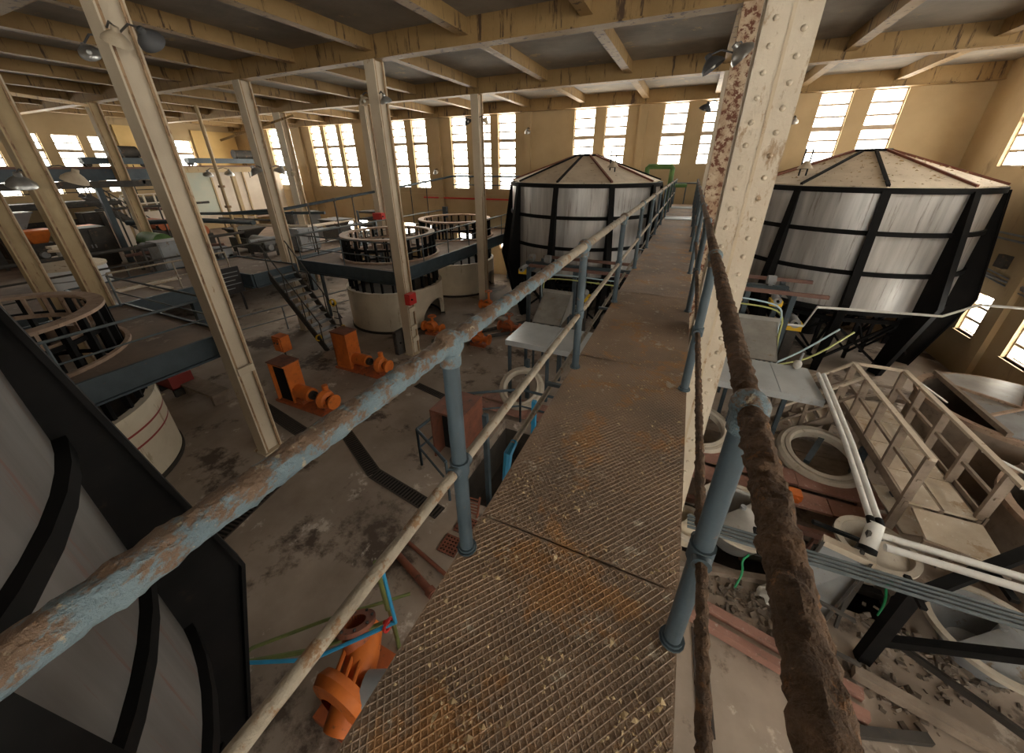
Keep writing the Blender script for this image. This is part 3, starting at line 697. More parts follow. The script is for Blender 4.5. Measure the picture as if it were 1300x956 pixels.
# ------------------------------------------------------------------ small boxes on the columns
def wallbox(x, y, z, sx, sy, sz, mt, lab, name='fire_box', cat='box'):
    r = thing(name, (x,y,z), lab, cat)
    MB().box(x-sx/2,x+sx/2,y-sy/2,y+sy/2,z,z+sz).build('case', mt, r)
    MB().box(x-sx*.38,x+sx*.38,y-sy/2-.02,y-sy/2,z+sz*.12,z+sz*.88).build('cover', mt, r)
    MB().tube((x+sx/2-.01,y-sy*.2,z+sz*.5),(x+sx/2+.04,y-sy*.2,z+sz*.5),.03,8).build('knob', 'tank_black', r)
wallbox(-7.78,9.0,1.93,.2,.34,.36,'red','red alarm box on the column at the vat platform corner')
wallbox(-13.5,14.15,3.75,.55,.25,.3,'red','red alarm box on the column behind the nearer vat')
wallbox(-8.4,8.9,.05,.16,.5,.85,'machine_dark','dark box at the foot of the column at the vat platform corner','switch_box')
wallbox(-12.9,18.9,3.35,.25,.2,.6,'blue_paint','small blue control box on the far vat platform','switch_box')

# ------------------------------------------------------------------ orange pump sets
def pumpset(x, y, lab, h=1.12, open_front=True):
    r = thing('pump_set', (x,y,0), lab, 'pump', 'orange pump sets on the floor')
    # cabinet shell; the black block inside paints its shade
    c = MB()
    if not open_front: c.box(x-.32,x+.30,y-.24,y-.2,.05,h)
    c.box(x-.32,x-.28,y-.24,y+.2,.05,h); c.box(x-.32,x+.30,y+.2,y+.24,.05,h); c.box(x+.26,x+.30,y-.2,y+.2,.05,h); c.box(x-.32,x+.30,y-.24,y+.24,h,h+.04)
    c.build('guard_case', 'orange', r)
    MB().box(x-.27,x+.25,y-.15,y+.2,.05,h-.04).build('case_shade_block', 'hollow_shade', r)
    MB().box(x-.4,x+1.75,y-.28,y+.28,0,.06).build('bed_plate', 'orange_dull', r)
    MB().box(x-.34,x+.32,y-.26,y+.26,h+.04,h+.07).build('case_top', 'brown_box', r)
    MB().tube((x+.3,y,.38),(x+.85,y,.38),.19,16).build('gear_housing', 'orange', r, True)
    MB().tube((x+.3,y,.38),(x+1.45,y,.38),.06,10).build('shaft', 'machine_dark', r, True)
    MB().tube((x+.82,y,.38),(x+.95,y,.38),.12,12).build('coupling', 'machine_dark', r, True)
    MB().lathe([(.14,0),(.22,.05),(.27,.14),(.22,.26),(.12,.3)], (x+1.2,y,.38), 18, 'x').build('volute', 'orange', r, True)
    MB().tube((x+1.5,y,.38),(x+1.68,y,.38),.09,12).build('suction_neck', 'orange', r, True)
    fl_ = MB().lathe([(.075,0),(.2,0),(.2,.05),(.075,.05)], (x+1.66,y,.38), 18, 'x').build('suction_flange', 'orange', r)
    MB().tube((x+1.32,y+.1,.38),(x+1.32,y+.1,.75),.08,10).build('discharge', 'orange', r, True)
    MB().box(x+.32,x+.6,y-.16,y+.16,.06,.2).build('pedestal', 'orange_dull', r)
    MB().box(x+1.1,x+1.4,y-.14,y+.14,.06,.16).build('pedestal', 'orange_dull', r)
    return r
pumpset(-9.35, 5.35, 'orange pump set with tall open guard nearest the tall cream column', 1.2)
pumpset(-9.35, 7.45, 'orange pump set with tall guard at the foot of the steel stair', 1.25, False)
ob = thing('control_box', (-11.0,6.45,0), 'small orange control box on a thin post behind the pump sets', 'box')
MB().tube((-11.0,6.45,0),(-11.0,6.45,.75),.025,8).build('post', 'machine_dark', ob)
MB().box(-11.2,-10.8,6.3,6.6,.75,1.25).build('case', 'orange', ob)
MB().box(-11.15,-10.85,6.27,6.3,.8,1.2).build('cover', 'orange', ob)
for q in (-.07,.07): MB().tube((-11+q,6.27,1.05),(-11+q,6.25,1.05),.03,8).build('button', 'machine_dark', ob)
def valve(x, y, lab, h=.7, mt='orange'):
    r = thing('floor_valve', (x,y,0), lab, 'valve')
    MB().tube((x-.45,y,.3),(x+.45,y,.3),.11,12).build('pipe_body', mt, r, True)
    for d in (-.45,.40): MB().lathe([(.05,0),(.2,0),(.2,.05),(.05,.05)], (x+d,y,.3), 16, 'x').build('flange', mt, r)
    MB().lathe([(.2,0),(.26,.06),(.26,.2),(.2,.26)], (x-.05,y-.13,.32), 16, 'y').build('bonnet', mt, r, True)
    sm_ = MB().tube((x,y,.3),(x,y,h),.05,8).build('stem', mt, r)
    MB().ring((x,y,0), .13, .17, h, h+.03, 18).build('hand_wheel', mt, sm_)
    MB().box(x-.3,x+.3,y-.15,y+.15,0,.1).build('foot', 'orange_dull', r)
valve(-8.35,10.75,'orange flanged valve at the column at the vat platform corner',.75)
valve(-7.5,13.9,'orange hand-wheel valve at the column nearest the grey tank',.95)
valve(-6.2,10.6,'orange valve behind the walkway handrail joint',.6)
valve(-5.6,12.0,'dull orange valve before the legs of the left tank',.8,'orange_dull')
for k, (x0, y0, x1, y1, lab) in enumerate(((-7.9,10.0,-5.2,13.4,'rusty floor pipe running from the column foot to the left tank'),(-7.4,9.9,-4.9,12.6,'second rusty floor pipe before the left tank'))):
    tag(MB().tube((x0,y0,.09),(x1,y1,.09),.07,10).build('floor_pipe','machine_dark',smooth=True), lab, 'pipe')
# green post with danger strip, near the stair foot
pg = thing('warning_post', (-10.1,7.95,0), 'green post with a strip of white lettering boards by the stair foot', 'post')
MB().tube((-10.1,7.95,0),(-10.1,7.95,2.0),.035,8).build('post', 'green_paint', pg)
MB().box(-10.2,-9.98,7.9,7.93,.95,1.95).build('strip', 'sign_black', pg)
for i in range(4): MB().box(-10.18,-10.0,7.885,7.9,1.0+i*.235,1.19+i*.235).build('letter_board', 'sign_white', pg)
MB().lathe([(.1,-.03),(.13,-.03),(.13,.03),(.1,.03),(.1,-.03)], (-10.1,7.9,2.0), 14, 'y').build('yellow_hoop', 'yellow', pg)
railing('floor_rail', [(-14.6,7.0,0),(-13.3,12.2,0)], 1.0, 'low pipe rail crossing in front of the stair toward the vat', 1.7, 'machine_grey', .03)
# notice board
nb = thing('notice_board', (-13.25,6.75,2.1), 'black notice board with faint pale lines of writing on two legs', 'sign')
MB().box(-13.28,-13.22,6.3,7.1,2.25,3.1).build('board', 'sign_black', nb)
for i, (a, b_) in enumerate(((.14,.74),(.10,.72),(.16,.60),(.12,.75),(.14,.52))):
    MB().box(-13.22,-13.215,6.3+a,6.3+b_,2.93-i*.13,2.955-i*.13).build('writing_line', 'machine_grey', nb)
for y in (6.4,7.0): MB().bar((-13.3,y,1.6),(-13.3,y,2.4),.05,.05,(0,1,0)).build('leg', 'sign_black', nb)

kp = thing('edge_pipe', (-.78,8,4.2), 'rusty pipe slung below the left edge of the walkway', 'pipe')
MB().crust((-.80,1.75,4.3), (-.80,18.4,4.3), .022, .003, .08, 8, 20).build('tube', 'rail_mid', kp, True)
MB().pipe([(-.80,1.78,4.3),(-.80,1.68,4.28),(-.80,1.64,4.1),(-.80,1.64,3.4)], .026, 8).build('drop_pipe', 'pipe_blue', kp, True)
for y in (2.5,4.5,6.5,8.5,10.5,12.5,14.5,16.5): MB().box(-.82,-.62,y-.015,y+.015,4.34,4.37).build('hanger', 'steel_dark', kp)
# ------------------------------------------------------------------ drains, grates, floor pipes
def drain(p0, p1, wd, lab):
    p0, p1 = Vector((*p0,0)), Vector((*p1,0)); r = thing('drain_grate', p0, lab, 'drain', 'grated floor drains')
    d = (p1-p0); L = d.length; d.normalize(); nrm = Vector((-d.y,d.x,0))
    MB().bar(p0+V(0,0,.004), p1+V(0,0,.004), wd, .006).build('channel', 'hollow_shade', r)  # flat black strip paints the shade below the bars
    for s in (-1,1): MB().bar(p0+nrm*s*wd/2+V(0,0,.012), p1+nrm*s*wd/2+V(0,0,.012), .025, .02).build('side_bar', 'grate', r)
    b = MB(); k = int(L/.075)
    for i in range(k):
        c = p0+d*(i+.5)*L/k+V(0,0,.014); b.bar(c-nrm*wd*.5, c+nrm*wd*.5, .03, .012)
    o = b.build('grate_bars', 'grate', r); o['kind'] = 'stuff'
drain((-7.35,5.1),(-5.2,4.12),.26,'grated floor drain from the tall column toward the bend')
drain((-5.2,4.12),(-3.3,3.85),.26,'grated floor drain from the bend to the railed pit')
drain((-7.2,5.0),(-6.5,.9),.26,'grated floor drain running beneath the handrail toward the near tank')
drain((-9.9,4.75),(-7.4,4.35),.3,'broad grated drain behind the tall cream column')
drain((-6.6,7.4),(-4.3,6.95),.2,'narrow dark drain in front of the pump sets')
drain((1.28,2.6),(1.2,3.75),.16,'toothed grate strip on the floor right of the walkway')
for k, (x, y, lab) in enumerate(((-2.75,3.38,'square rusty floor grate at the foot of the near railing post'),(-2.7,3.82,'second square floor grate next to the railed pit'))):
    r = thing('floor_grate', (x,y,0), lab, 'grate'); MB().box(x-.17,x+.17,y-.17,y+.17,.001,.008).build('pan', 'hollow_shade', r)  # pan is black for the shade under the lattice
    g = MB()
    for i in range(6): g.box(x-.17+i*.062,x-.14+i*.062,y-.17,y+.17,.008,.024); g.box(x-.17,x+.17,y-.17+i*.062,y-.14+i*.062,.024,.034)
    g.build('lattice', 'brown_box', r)
for (p, q, rr_, lab) in (((-3.6,2.88,.07),(-2.2,2.45,.07),.06,'thick rusty pipe on the floor beside the walkway'),((-3.45,3.1,.05),(-2.1,2.8,.05),.035,'thinner rusty pipe on the floor beside the walkway')):
    r = thing('floor_pipe', p, lab, 'pipe'); MB().tube(p, q, rr_, 10).build('tube', 'brown_box', r, True)
    c = Vector(p).lerp(Vector(q), .7); MB().tube(c, c+(Vector(q)-Vector(p)).normalized()*.1, rr_*1.4, 10).build('collar', 'brown_box', r, True)

# near orange pump under the walkway
np_ = thing('flanged_pump', (-2.7,1.3,0), 'big orange pump with open rusty flange beside the near end of the walkway', 'pump')
M = Matrix.Translation((-2.82,1.5,1.0)) @ Matrix.Rotation(math.radians(-25),4,'X') @ Matrix.Rotation(math.radians(-20),4,'Y')
MB().lathe([(.13,-.05),(.24,-.05),(.24,0),(.13,0),(.13,-.05)], n=28).xf(M).build('open_flange', 'brown_box', np_)
MB().lathe([(.13,0),(.13,-.45),(.16,-.45),(.16,0)], n=24).xf(M).build('inlet_neck', 'orange_dull', np_, True)
MB().disc((0,0,0), .13, -.3, -.28, 20).xf(M).build('neck_bottom', 'hollow_shade', np_)  # black disc stands for the shade down the neck
for k in range(8):
    t = k*math.pi/4; MB().disc((.2*math.cos(t),.2*math.sin(t),0), .018, 0, .02, 6).xf(M).build('bolt', 'machine_dark', np_)
MB().pipe([(-2.8,1.6,.62),(-2.62,1.35,.7),(-2.5,1.05,.6),(-2.45,.8,.45)], .19, 16).build('casing', 'orange', np_, True)
MB().lathe([(.2,-.12),(.36,-.09),(.4,0),(.36,.09),(.2,.12)], (-2.55,.98,.62), 24, 'y').build('volute', 'orange', np_, True)
for k in range(3): MB().pipe([(-2.92+k*.12,1.5,.74),(-2.74+k*.12,1.2,.86),(-2.62+k*.12,.95,.9)], .028, 8).build('rib', 'orange', np_, True)
MB().tube((-2.32,1.1,.7),(-2.05,1.22,.72),.21,18).build('motor', 'machine_grey', np_, True)
MB().lathe([(.15,0),(.27,0),(.27,.05),(.15,.05)], (-2.05,1.22,.72), 20, 'x').build('motor_flange', 'orange', np_)
MB().box(-3.0,-2.0,.8,1.7,0,.12).build('base', 'orange_dull', np_); MB().box(-2.75,-2.35,.9,1.3,.12,.4).build('pedestal', 'orange_dull', np_)
tag(MB().pipe([(-2.55,1.8,.0),(-2.55,1.8,.98),(-2.5,1.74,1.1),(-2.5,1.74,2.0)], .028, 8).build('green_pipe','pipe_green',smooth=True), 'upright olive pipe beside the open pump flange', 'pipe')
tag(MB().pipe([(-2.36,1.7,2.05),(-2.36,1.7,1.0),(-2.97,1.01,1.0),(-3.75,.62,1.0)], .02, 8).build('blue_pipe','pipe_blue',smooth=True), 'bright blue pipe that drops and bends over the near orange pump', 'pipe')
tag(MB().pipe([(-2.5,1.7,.9),(-3.07,1.12,.9),(-3.85,.6,.9)], .028, 8).build('green_pipe','pipe_green',smooth=True), 'olive pipe running from the near pump to the near tank', 'pipe')
tag(MB().pipe([(-2.6,2.2,.6),(-3.41,1.47,.6),(-3.99,.87,.6),(-4.06,.5,.6)], .022, 8).build('green_pipe','pipe_green',smooth=True), 'thin green pipe low over the floor reaching the near tank', 'pipe')
r = thing('hand_valve', (-2.45,1.66,.9), 'small red hand-wheel valve on the olive pipe by the near pump', 'valve')
MB().lathe([(.06,-.015),(.085,-.015),(.085,.015),(.06,.015),(.06,-.015)], (-2.42,1.64,1.0), 16, 'x').build('wheel', 'red', r); MB().tube((-2.5,1.66,.95),(-2.4,1.64,1.0),.03,8).build('body', 'red', r)

# ------------------------------------------------------------------ railed pit with brown box, left of the walkway
railing('pit_railing', [(-3.3,4.2,0),(-4.4,4.75,0),(-4.2,6.3,0),(-3.0,7.05,0),(-1.9,7.05,0)], 1.0, 'blue-grey rail around the open pit left of the walkway', 1.4, 'blue_paint', .03)
bx_ = thing('pump_housing', (-3.9,5.6,0), 'open reddish-brown steel box standing by the railed pit', 'box')
c = MB(); c.box(-4.3,-4.26,5.1,6.0,0,1.25); c.box(-3.54,-3.5,5.1,6.0,0,1.25); c.box(-4.26,-3.54,5.96,6.0,0,1.25); c.build('shell', 'brown_box', bx_)
MB().box(-4.3,-3.5,5.1,6.0,1.25,1.3).build('lid', 'brown_box', bx_); MB().box(-4.25,-3.55,5.45,5.95,.02,1.2).build('interior', 'hollow_shade', bx_)  # black block fills the box in place of its inner shade
for (x, y, h, lab) in ((-2.72,4.75,1.9,'tall blue post at the edge of the pit'),(-2.25,6.05,1.5,'bright blue stub post over the pit'),(-1.85,5.2,1.35,'blue post beneath the walkway edge')):
    tag(MB().box(x-.045,x+.045,y-.045,y+.045,-1.25 if x > -3.3 and y > 4.35 else 0,h).build('blue_post', 'pipe_blue' if h == 1.5 else 'blue_paint'), lab, 'post')
r = thing('mesh_stand', (-2.75,4.1,0), 'small rusty lattice stand between the post foot and the pit', 'stand')
for x in (-2.95,-2.6): MB().bar((x,4.05,.02),(x+.05,4.12,.5),.03,.03).build('upright', 'brown_box', r)
for i in range(6): MB().bar((-2.95,4.06,.05+i*.08),(-2.58,4.1,.05+i*.08),.02,.02).build('rung', 'brown_box', r)
tag(MB().bar((-2.9,4.45,-1.2),(-2.2,5.6,.25),.16,.06).build('leaning_plank','old_wood'), 'plank leaning out of the pit left of the walkway', 'plank')

# ------------------------------------------------------------------ sheet-metal table and bar rack crossing under the walkway
for xs, lab in (([-3.9,-2.7,-1.5,-.35], 'sheet-metal work table left of the walkway'), ([.95,1.7,2.45,3.2], 'sheet-metal work table right of the walkway')):
    tb = thing('sheet_table', ((xs[0]+xs[-1])/2,8.8,0), lab, 'table')
    for a, b_ in zip(xs[:-1], xs[1:]): MB().box(a+.006,b_-.006,8.1,9.5,1.71,1.75).build('top_sheet', 'sheet', tb)
    for (y0, y1) in ((8.09,8.1),(9.5,9.51)): MB().box(xs[0],xs[-1],y0,y1,1.6,1.75).build('apron', 'sheet', tb)
    for x in (xs[0]+.08,xs[1],xs[-1]-.62):
        for y in (8.2,9.4): MB().box(x-.04,x+.04,y-.04,y+.04,0,1.71).build('leg', 'blue_paint', tb)
rk = thing('bar_rack', (-.4,12,0), 'steel rack with two long brown bars under the walkway before the tanks', 'rack')
for y, z, x0, x1 in ((12.75,3.02,-4.5,3.6),(11.3,3.02,-4.5,3.62)): MB().bar((x0,y,z),(x1,y-.15,z),.09,.09).build('long_bar', 'brown_bar', rk)
MB().box(-4.9,2.95,11.95,12.1,2.86,2.98).build('cross_beam', 'blue_paint', rk)
for x in (-4.5,-2.9,1.9,2.93):
    MB().box(x-.06,x+.06,11.2,11.32,0,2.97).build('post', 'blue_paint', rk); MB().box(x-.06,x+.06,12.6,12.72,0,2.97).build('post', 'blue_paint', rk)
    MB().box(x-.05,x+.05,11.3,12.62,2.8,2.9).build('side_beam', 'blue_paint', rk)
for x in (-4.7,-4.1,1.5,2.5):
    p = MB().tube((x-.1,12.02,3.12),(x+.1,12.02,3.12),.13,14).build('pulley', 'machine_grey', rk, True); MB().box(x-.05,x+.05,11.93,12.11,2.98,3.1).build('bearing', 'machine_grey', p)
def trough(x, lab):
    r = thing('steel_trough', (x,10.4,0), lab, 'trough')
    q = [V(x-.45,9.7,1.7),V(x+.45,9.7,1.7),V(x+.45,10.75,2.35),V(x-.45,10.75,2.35)]
    MB().prism(q, (0,.03,-.03)).build('slope', 'stainless', r)
    for d in (-.45,.42): MB().prism([V(x+d,9.7,1.7),V(x+d,10.75,2.35),V(x+d,10.75,1.7)], (.03,0,0)).build('cheek', 'stainless', r)
    MB().box(x-.5,x+.5,10.75,10.79,1.7,2.45).build('back_sheet', 'stainless', r)
    for a in (-.42,.42):
        for y in (9.8,10.7): MB().box(x+a-.03,x+a+.03,y-.03,y+.03,0,1.72).build('leg', 'blue_paint', r)
trough(-3.3, 'grey steel trough behind the metal table left of the walkway')
trough(2.2, 'grey steel trough behind the metal table right of the walkway')
def motor(x, y, z, lab, s=1.0):
    r = thing('yellow_motor', (x,y,z), lab, 'motor', 'yellow motors of the rack')
    MB().box(x-.2*s,x+.2*s,y-.15,y+.15,z,z+.22*s).build('base', 'yellow', r)
    dm_ = MB().tube((x,y-.22,z+.24*s),(x,y+.22,z+.24*s),.13*s,14).build('drum', 'machine_grey', r, True)
    MB().tube((x,y-.26,z+.24*s),(x,y+.24,z+.24*s),.05*s,10).build('hub', 'tank_black', dm_, True)
motor(-4.72,11.35,2.72,'yellow motor at the left end of the bar rack',.7)
motor(2.6,11.35,2.62,'yellow motor hanging between the posts of the rack, right of the walkway',.7)
motor(-2.75,12.1,1.75,'yellow gearbox low under the left tank',1.0)
motor(3.35,12.1,1.75,'yellow gearbox low under the right tank',1.0)
for (x, y, z1, lab) in ((-2.75,12.1,1.75,'dark pedestal under the left yellow gearbox'),(3.35,12.1,1.75,'dark pedestal under the right yellow gearbox')):
    tag(MB().box(x-.12,x+.12,y-.12,y+.12,0,z1).box(x-.25,x+.25,y-.2,y+.2,0,.08).build('pedestal', 'machine_dark'), lab, 'pedestal')
def bend(pts, r, mt, name, lab, cat='cable', n=8):
    # smooth polyline by midpoint rounding
    P = [Vector(p) for p in pts]
    for _ in range(2):
        Q = [P[0]]
        for a, b_ in zip(P[:-1], P[1:]): Q += [a.lerp(b_,.25), a.lerp(b_,.75)]
        P = Q + [P[-1]]
    return tag(MB().pipe(P, r, n).build(name, mt, smooth=True), lab, cat)
bend([(.9,11,2.85),(2.3,11,2.8),(2.75,11,2.65),(2.75,11,2.1),(2.78,10.6,1.2)],.022,'cable_pale','cable','pale blue cable curving down to the right trough')
bend([(.9,11.05,2.62),(2.3,11.05,2.66),(2.82,11.05,2.5),(2.84,11.05,1.8),(2.86,10.6,1.2)],.022,'cable_yellow','cable','yellowish cable curving down to the right trough')
bend([(-3.72,10.8,1.75),(-3.9,11,2.5),(-3.75,11,2.78),(-1.6,11,2.74)],.02,'cable_yellow','cable','yellowish cable looped over the left trough')
bend([(-3.78,10.8,1.75),(-4.0,11.05,2.6),(-3.7,11.05,2.9),(-1.6,11.05,2.86)],.02,'cable_pale','cable','pale blue cable looped over the left trough')
bend([(2.78,10.6,1.2),(3.6,11.5,1.35),(4.6,12.6,1.75)],.025,'cable_pale','cable','pale blue cable lying toward the right tank legs')
bend([(2.86,10.6,1.2),(3.75,11.2,1.3),(4.9,12.5,1.75)],.025,'cable_yellow','cable','yellowish cable lying toward the right tank legs')
tag(MB().pipe([(1.2,11.6,1.95),(3.45,11.6,2.05),(3.6,11.6,2.62),(6.0,11.6,2.74),(6.5,11.6,3.1),(8.55,11.6,3.15)], .028, 8).build('conduit','pipe_white',smooth=True), 'thin white conduit running across the front of the right tank', 'pipe')
r = thing('small_valve', (2.95,9.4,1.75), 'little pale rag-wrapped valve at the corner of the metal table', 'valve')
MB().ball((2.95,9.4,1.86), .09, 10, 1.3).build('wrap', 'pale_rag', r, True); MB().tube((2.95,9.4,1.75),(3.0,9.45,2.15),.025,8).build('stem', 'machine_grey', r)

# ------------------------------------------------------------------ plank floor, stone rings
def planks(x0, x1, rows, z, mt, lab, name='plank_deck', cut=()):
    r = thing(name, (x0,rows[0][0],0), lab, 'decking')
    for i, (y0, y1) in enumerate(rows):
        xs_ = [x0] + ([cut[i % len(cut)]] if cut else []) + [x1]
        for a, b_ in zip(xs_[:-1], xs_[1:]):
            dz = random.uniform(-.012,.012); MB().box(a+.008,b_-.008,y0+.008,y1-.008,z-.05+dz,z+dz).build('plank', mt, r)
    for x in (x0+.15,(x0+x1)/2,x1-.15): MB().box(x-.05,x+.05,rows[0][0],rows[-1][1],z-.17,z-.065).build('bearer', 'old_wood', r)
    for x in (x0+.15,(x0+x1)/2,x1-.15):
        for y in (rows[0][0]+.06, rows[-1][1]-.06): MB().box(x-.05,x+.05,y-.05,y+.05,0,z-.17).build('leg', 'red_plank', r)
    return r
random.seed(11)
planks(.75, 4.2, [(6.4,6.82),(6.95,7.4)], .42, 'red_plank', 'pair of faded red planks over the pit edge right of the walkway', cut=(3.3,2.9))
planks(.75, 4.3, [(7.45,7.85),(7.85,8.25),(8.25,8.65),(8.65,8.78)], .3, 'old_wood', 'grey-brown plank floor carrying the two stone rings', cut=(2.6,3.1,2.3))
planks(-4.4, -1.0, [(7.1,7.45),(7.5,7.85)], .12, 'red_plank', 'faded reddish planks below the stone ring left of the walkway', cut=(-2.9,-2.4))
def stone_ring(x, y, z, R, lab, rx=0, ry=0):
    r = thing('stone_ring', (x,y,z), lab, 'ring', 'pale stone rings')
    M = Matrix.Translation((x,y,z)) @ Matrix.Rotation(rx,4,'X') @ Matrix.Rotation(ry,4,'Y')
    MB().lathe([(R*.70,0),(R,0),(R,.10),(R*.93,.16),(R*.85,.16),(R*.70,.06),(R*.70,0)], n=44).xf(M).build('outer_ring', 'stone_ring', r, True)
    MB().lathe([(R*.70,.05),(R*.83,.05),(R*.83,.19),(R*.75,.21),(R*.70,.17),(R*.70,.05)], n=44).xf(M).build('inner_ring', 'stone_ring', r, True)
stone_ring(3.42, 7.95, .48, .76, 'pale stone ring on the planks in front of the white pipes', math.radians(13))
stone_ring(1.08, 7.9, .48, .74, 'pale stone ring half hidden by the riveted column', math.radians(13))
stone_ring(-3.25, 7.75, .54, .62, 'pale stone ring left of the walkway, before the metal table', math.radians(38))
for (x, y, lab) in ((3.35,8.05,'blue-grey strut lying through the ring on the planks'),(1.15,8.0,'blue-grey strut lying through the ring by the riveted column')):
    tag(MB().bar((x-.2,y-.38,.5),(x+.2,y+.42,.62),.1,.08).build('strut', 'blue_paint'), lab, 'strut')
tag(MB().box(-3.3,-3.2,8.1,8.2,0,1.25).build('strut', 'blue_paint'), 'blue-grey upright inside the ring left of the walkway', 'strut')

# ------------------------------------------------------------------ wooden stair and gangway, right side
ws = thing('wooden_stair', (3.35,9.2,0), 'short wooden stair with rails leading up to the gangway', 'stairs')
for y in (8.85, 9.5):
    MB().bar((2.75,y,.06),(3.95,y,1.16),.06,.16).build('stringer', 'old_wood', ws)
    MB().bar((2.72,y,.95),(3.93,y,2.05),.06,.05).build('handrail', 'pale_wood', ws); MB().bar((2.72,y,.5),(3.93,y,1.6),.04,.05).build('mid_rail', 'old_wood', ws)
    for k in (.03,.4,.75):
        p = Vector((2.75,y,.05)).lerp(Vector((3.95,y,1.15)), k); MB().bar(p, p+V(-.02,0,.9), .07, .07, (0,1,0)).build('post', 'old_wood', ws)
for i in range(6):
    k = (i+.5)/6; x = 2.75+1.2*k; z = .04+1.12*k
    MB().box(x-.11,x+.11,8.88,9.47,z,z+.035).build('tread', 'pale_wood', ws)
gw = thing('gangway', (4.4,7.9,0), 'weathered wooden gangway with pale board floor and slanting rails', 'gangway')
GX0, GX1 = 3.97, 4.82
fl_y = [6.3,7.1,7.9,8.7,9.55]
for a, b_ in zip(fl_y[:-1], fl_y[1:]):
    for (x0, x1) in ((GX0+.03,GX0+.4),(GX0+.45,GX1-.03)): MB().box(x0,x1,a+.01,b_-.01,1.16,1.2).build('floor_board', 'board_pale', gw)
for x in (GX0+.01,GX0+.425,GX1-.01): MB().bar((x,6.3,1.12),(x,9.55,1.12),.05,.14).build('joist', 'old_wood', gw)
MB().bar((GX0-.05,6.3,1.18),(GX0-.05,9.55,1.18),.03,.16).build('edge_board', 'old_wood', gw); MB().bar((GX1+.05,6.3,1.18),(GX1+.05,9.55,1.18),.03,.16).build('edge_board', 'old_wood', gw)
for x in (GX0, GX1):
    for y in (6.35,7.15,7.95,8.75,9.5):
        MB().box(x-.06,x+.06,y-.03,y+.03,1.0 if y != 6.35 and y != 9.5 else 0,2.05).build('post', 'old_wood', gw)
    MB().box(x-.045,x+.045,6.1 if x > 4.5 else 6.3,9.55,2.03,2.08).build('handrail', 'pale_wood', gw)
    MB().box(x-.025,x+.025,6.3,9.55,1.6,1.65).build('mid_rail', 'old_wood', gw)
for x in (GX0+.05, GX1-.05): MB().box(x-.05,x+.05,7.85,7.98,0,1.05).build('leg', 'blue_paint', gw)
MB().box(GX0,GX1,9.5,9.56,2.03,2.08).build('end_rail', 'pale_wood', gw)
MB().box(GX0,GX1,9.5,9.55,1.6,1.65).build('end_rail', 'old_wood', gw)
MB().prism([V(4.05,5.75,1.0),V(4.85,5.6,1.0),V(4.85,6.28,1.1),V(4.05,6.28,1.1)], (0,0,.04)).build('ramp_board', 'board_pale', gw)
MB().bar((4.02,5.74,.97),(4.88,5.58,.97),.05,.11).build('ramp_edge', 'old_wood', gw)
for x, y in ((4.15,5.8),(4.7,5.72)): MB().bar((x,y,.95),(x+.1,y+.35,0),.08,.08).build('ramp_leg', 'old_wood', gw)
tag(MB().tube((4.82,9.45,2.05),(5.62,9.42,1.55),.018,8).build('brace_pipe','pipe_white'), 'thin white pipe from the gangway rail to the round vessel', 'pipe')
tag(MB().tube((4.82,6.95,2.0),(6.4,6.75,1.42),.02,8).build('brace_pipe','pipe_white'), 'white pipe across the nearer round vessel from the gangway rail', 'pipe')
# round vessels behind the gangway
def vessel(cx, cy, R, z, lab, lid=True):
    r = thing('round_vessel', (cx,cy,0), lab, 'vessel')
    MB().lathe([(R,0),(R,z),(R-.06,z),(R-.06,.12),(.001,.1)], (cx,cy,0), 56).build('shell', 'old_wood', r, True)
    MB().ring((cx,cy,0), R-.07, R+.05, z-.06, z+.03, 56).build('rim', 'vat_ring', r)
    cut = -.55*R
    for k, (a0, a1) in enumerate(((-120,-30),(-30,60),(60,120))):
        pts = [V(cx+R*.96*math.cos(math.radians(a)), cy+R*.96*math.sin(math.radians(a)), z+.03) for a in [a0+(a1-a0)*i/14 for i in range(15)]]
        pts.append(V(cx+(cut if k != 1 else cut), cy + (0 if k == 1 else (-.02 if k == 0 else .02)), z+.03))
        if k == 0: pts[-1] = V(cx+cut, cy-.0, z+.03); pts.insert(len(pts)-1, V(cx+.0, cy, z+.03)); pts[0] = V(cx+cut, cy-math.sqrt(max(0,(R*.96)**2-cut**2)), z+.03)
        if k == 2: pts[-1] = V(cx+cut, cy+math.sqrt(max(0,(R*.96)**2-cut**2)), z+.03); pts.append(V(cx+cut, cy, z+.03)); pts.append(V(cx, cy, z+.03))
        if k == 1: pts[-1] = V(cx, cy, z+.03)
        MB().prism(pts, (0,0,.025)).build('lid_sheet', 'stainless' if k else 'machine_grey', r)
    for a in (-30, 60):
        c, s = math.cos(math.radians(a)), math.sin(math.radians(a)); MB().bar((cx,cy,z+.08),(cx+R*c,cy+R*s,z+.08),.06,.06).build('lid_batten', 'vat_ring', r)
    h = math.sqrt(R*R-cut*cut); MB().bar((cx+cut,cy-h,z+.07),(cx+cut,cy+h,z+.07),.08,.1).build('edge_batten', 'old_wood', r)
    for s in (-1,1): MB().bar((cx,cy,z+.08),(cx+cut,cy+s*h*.5,z+.08),.05,.05).build('lid_batten', 'vat_ring', r)
    return r
vessel(6.93, 9.8, 1.5, 1.45, 'round vessel with half-open sheet lid against the right wall')
vessel(6.8, 6.6, 1.5, 1.3, 'nearer round vessel with braced sheet lid at the right edge')
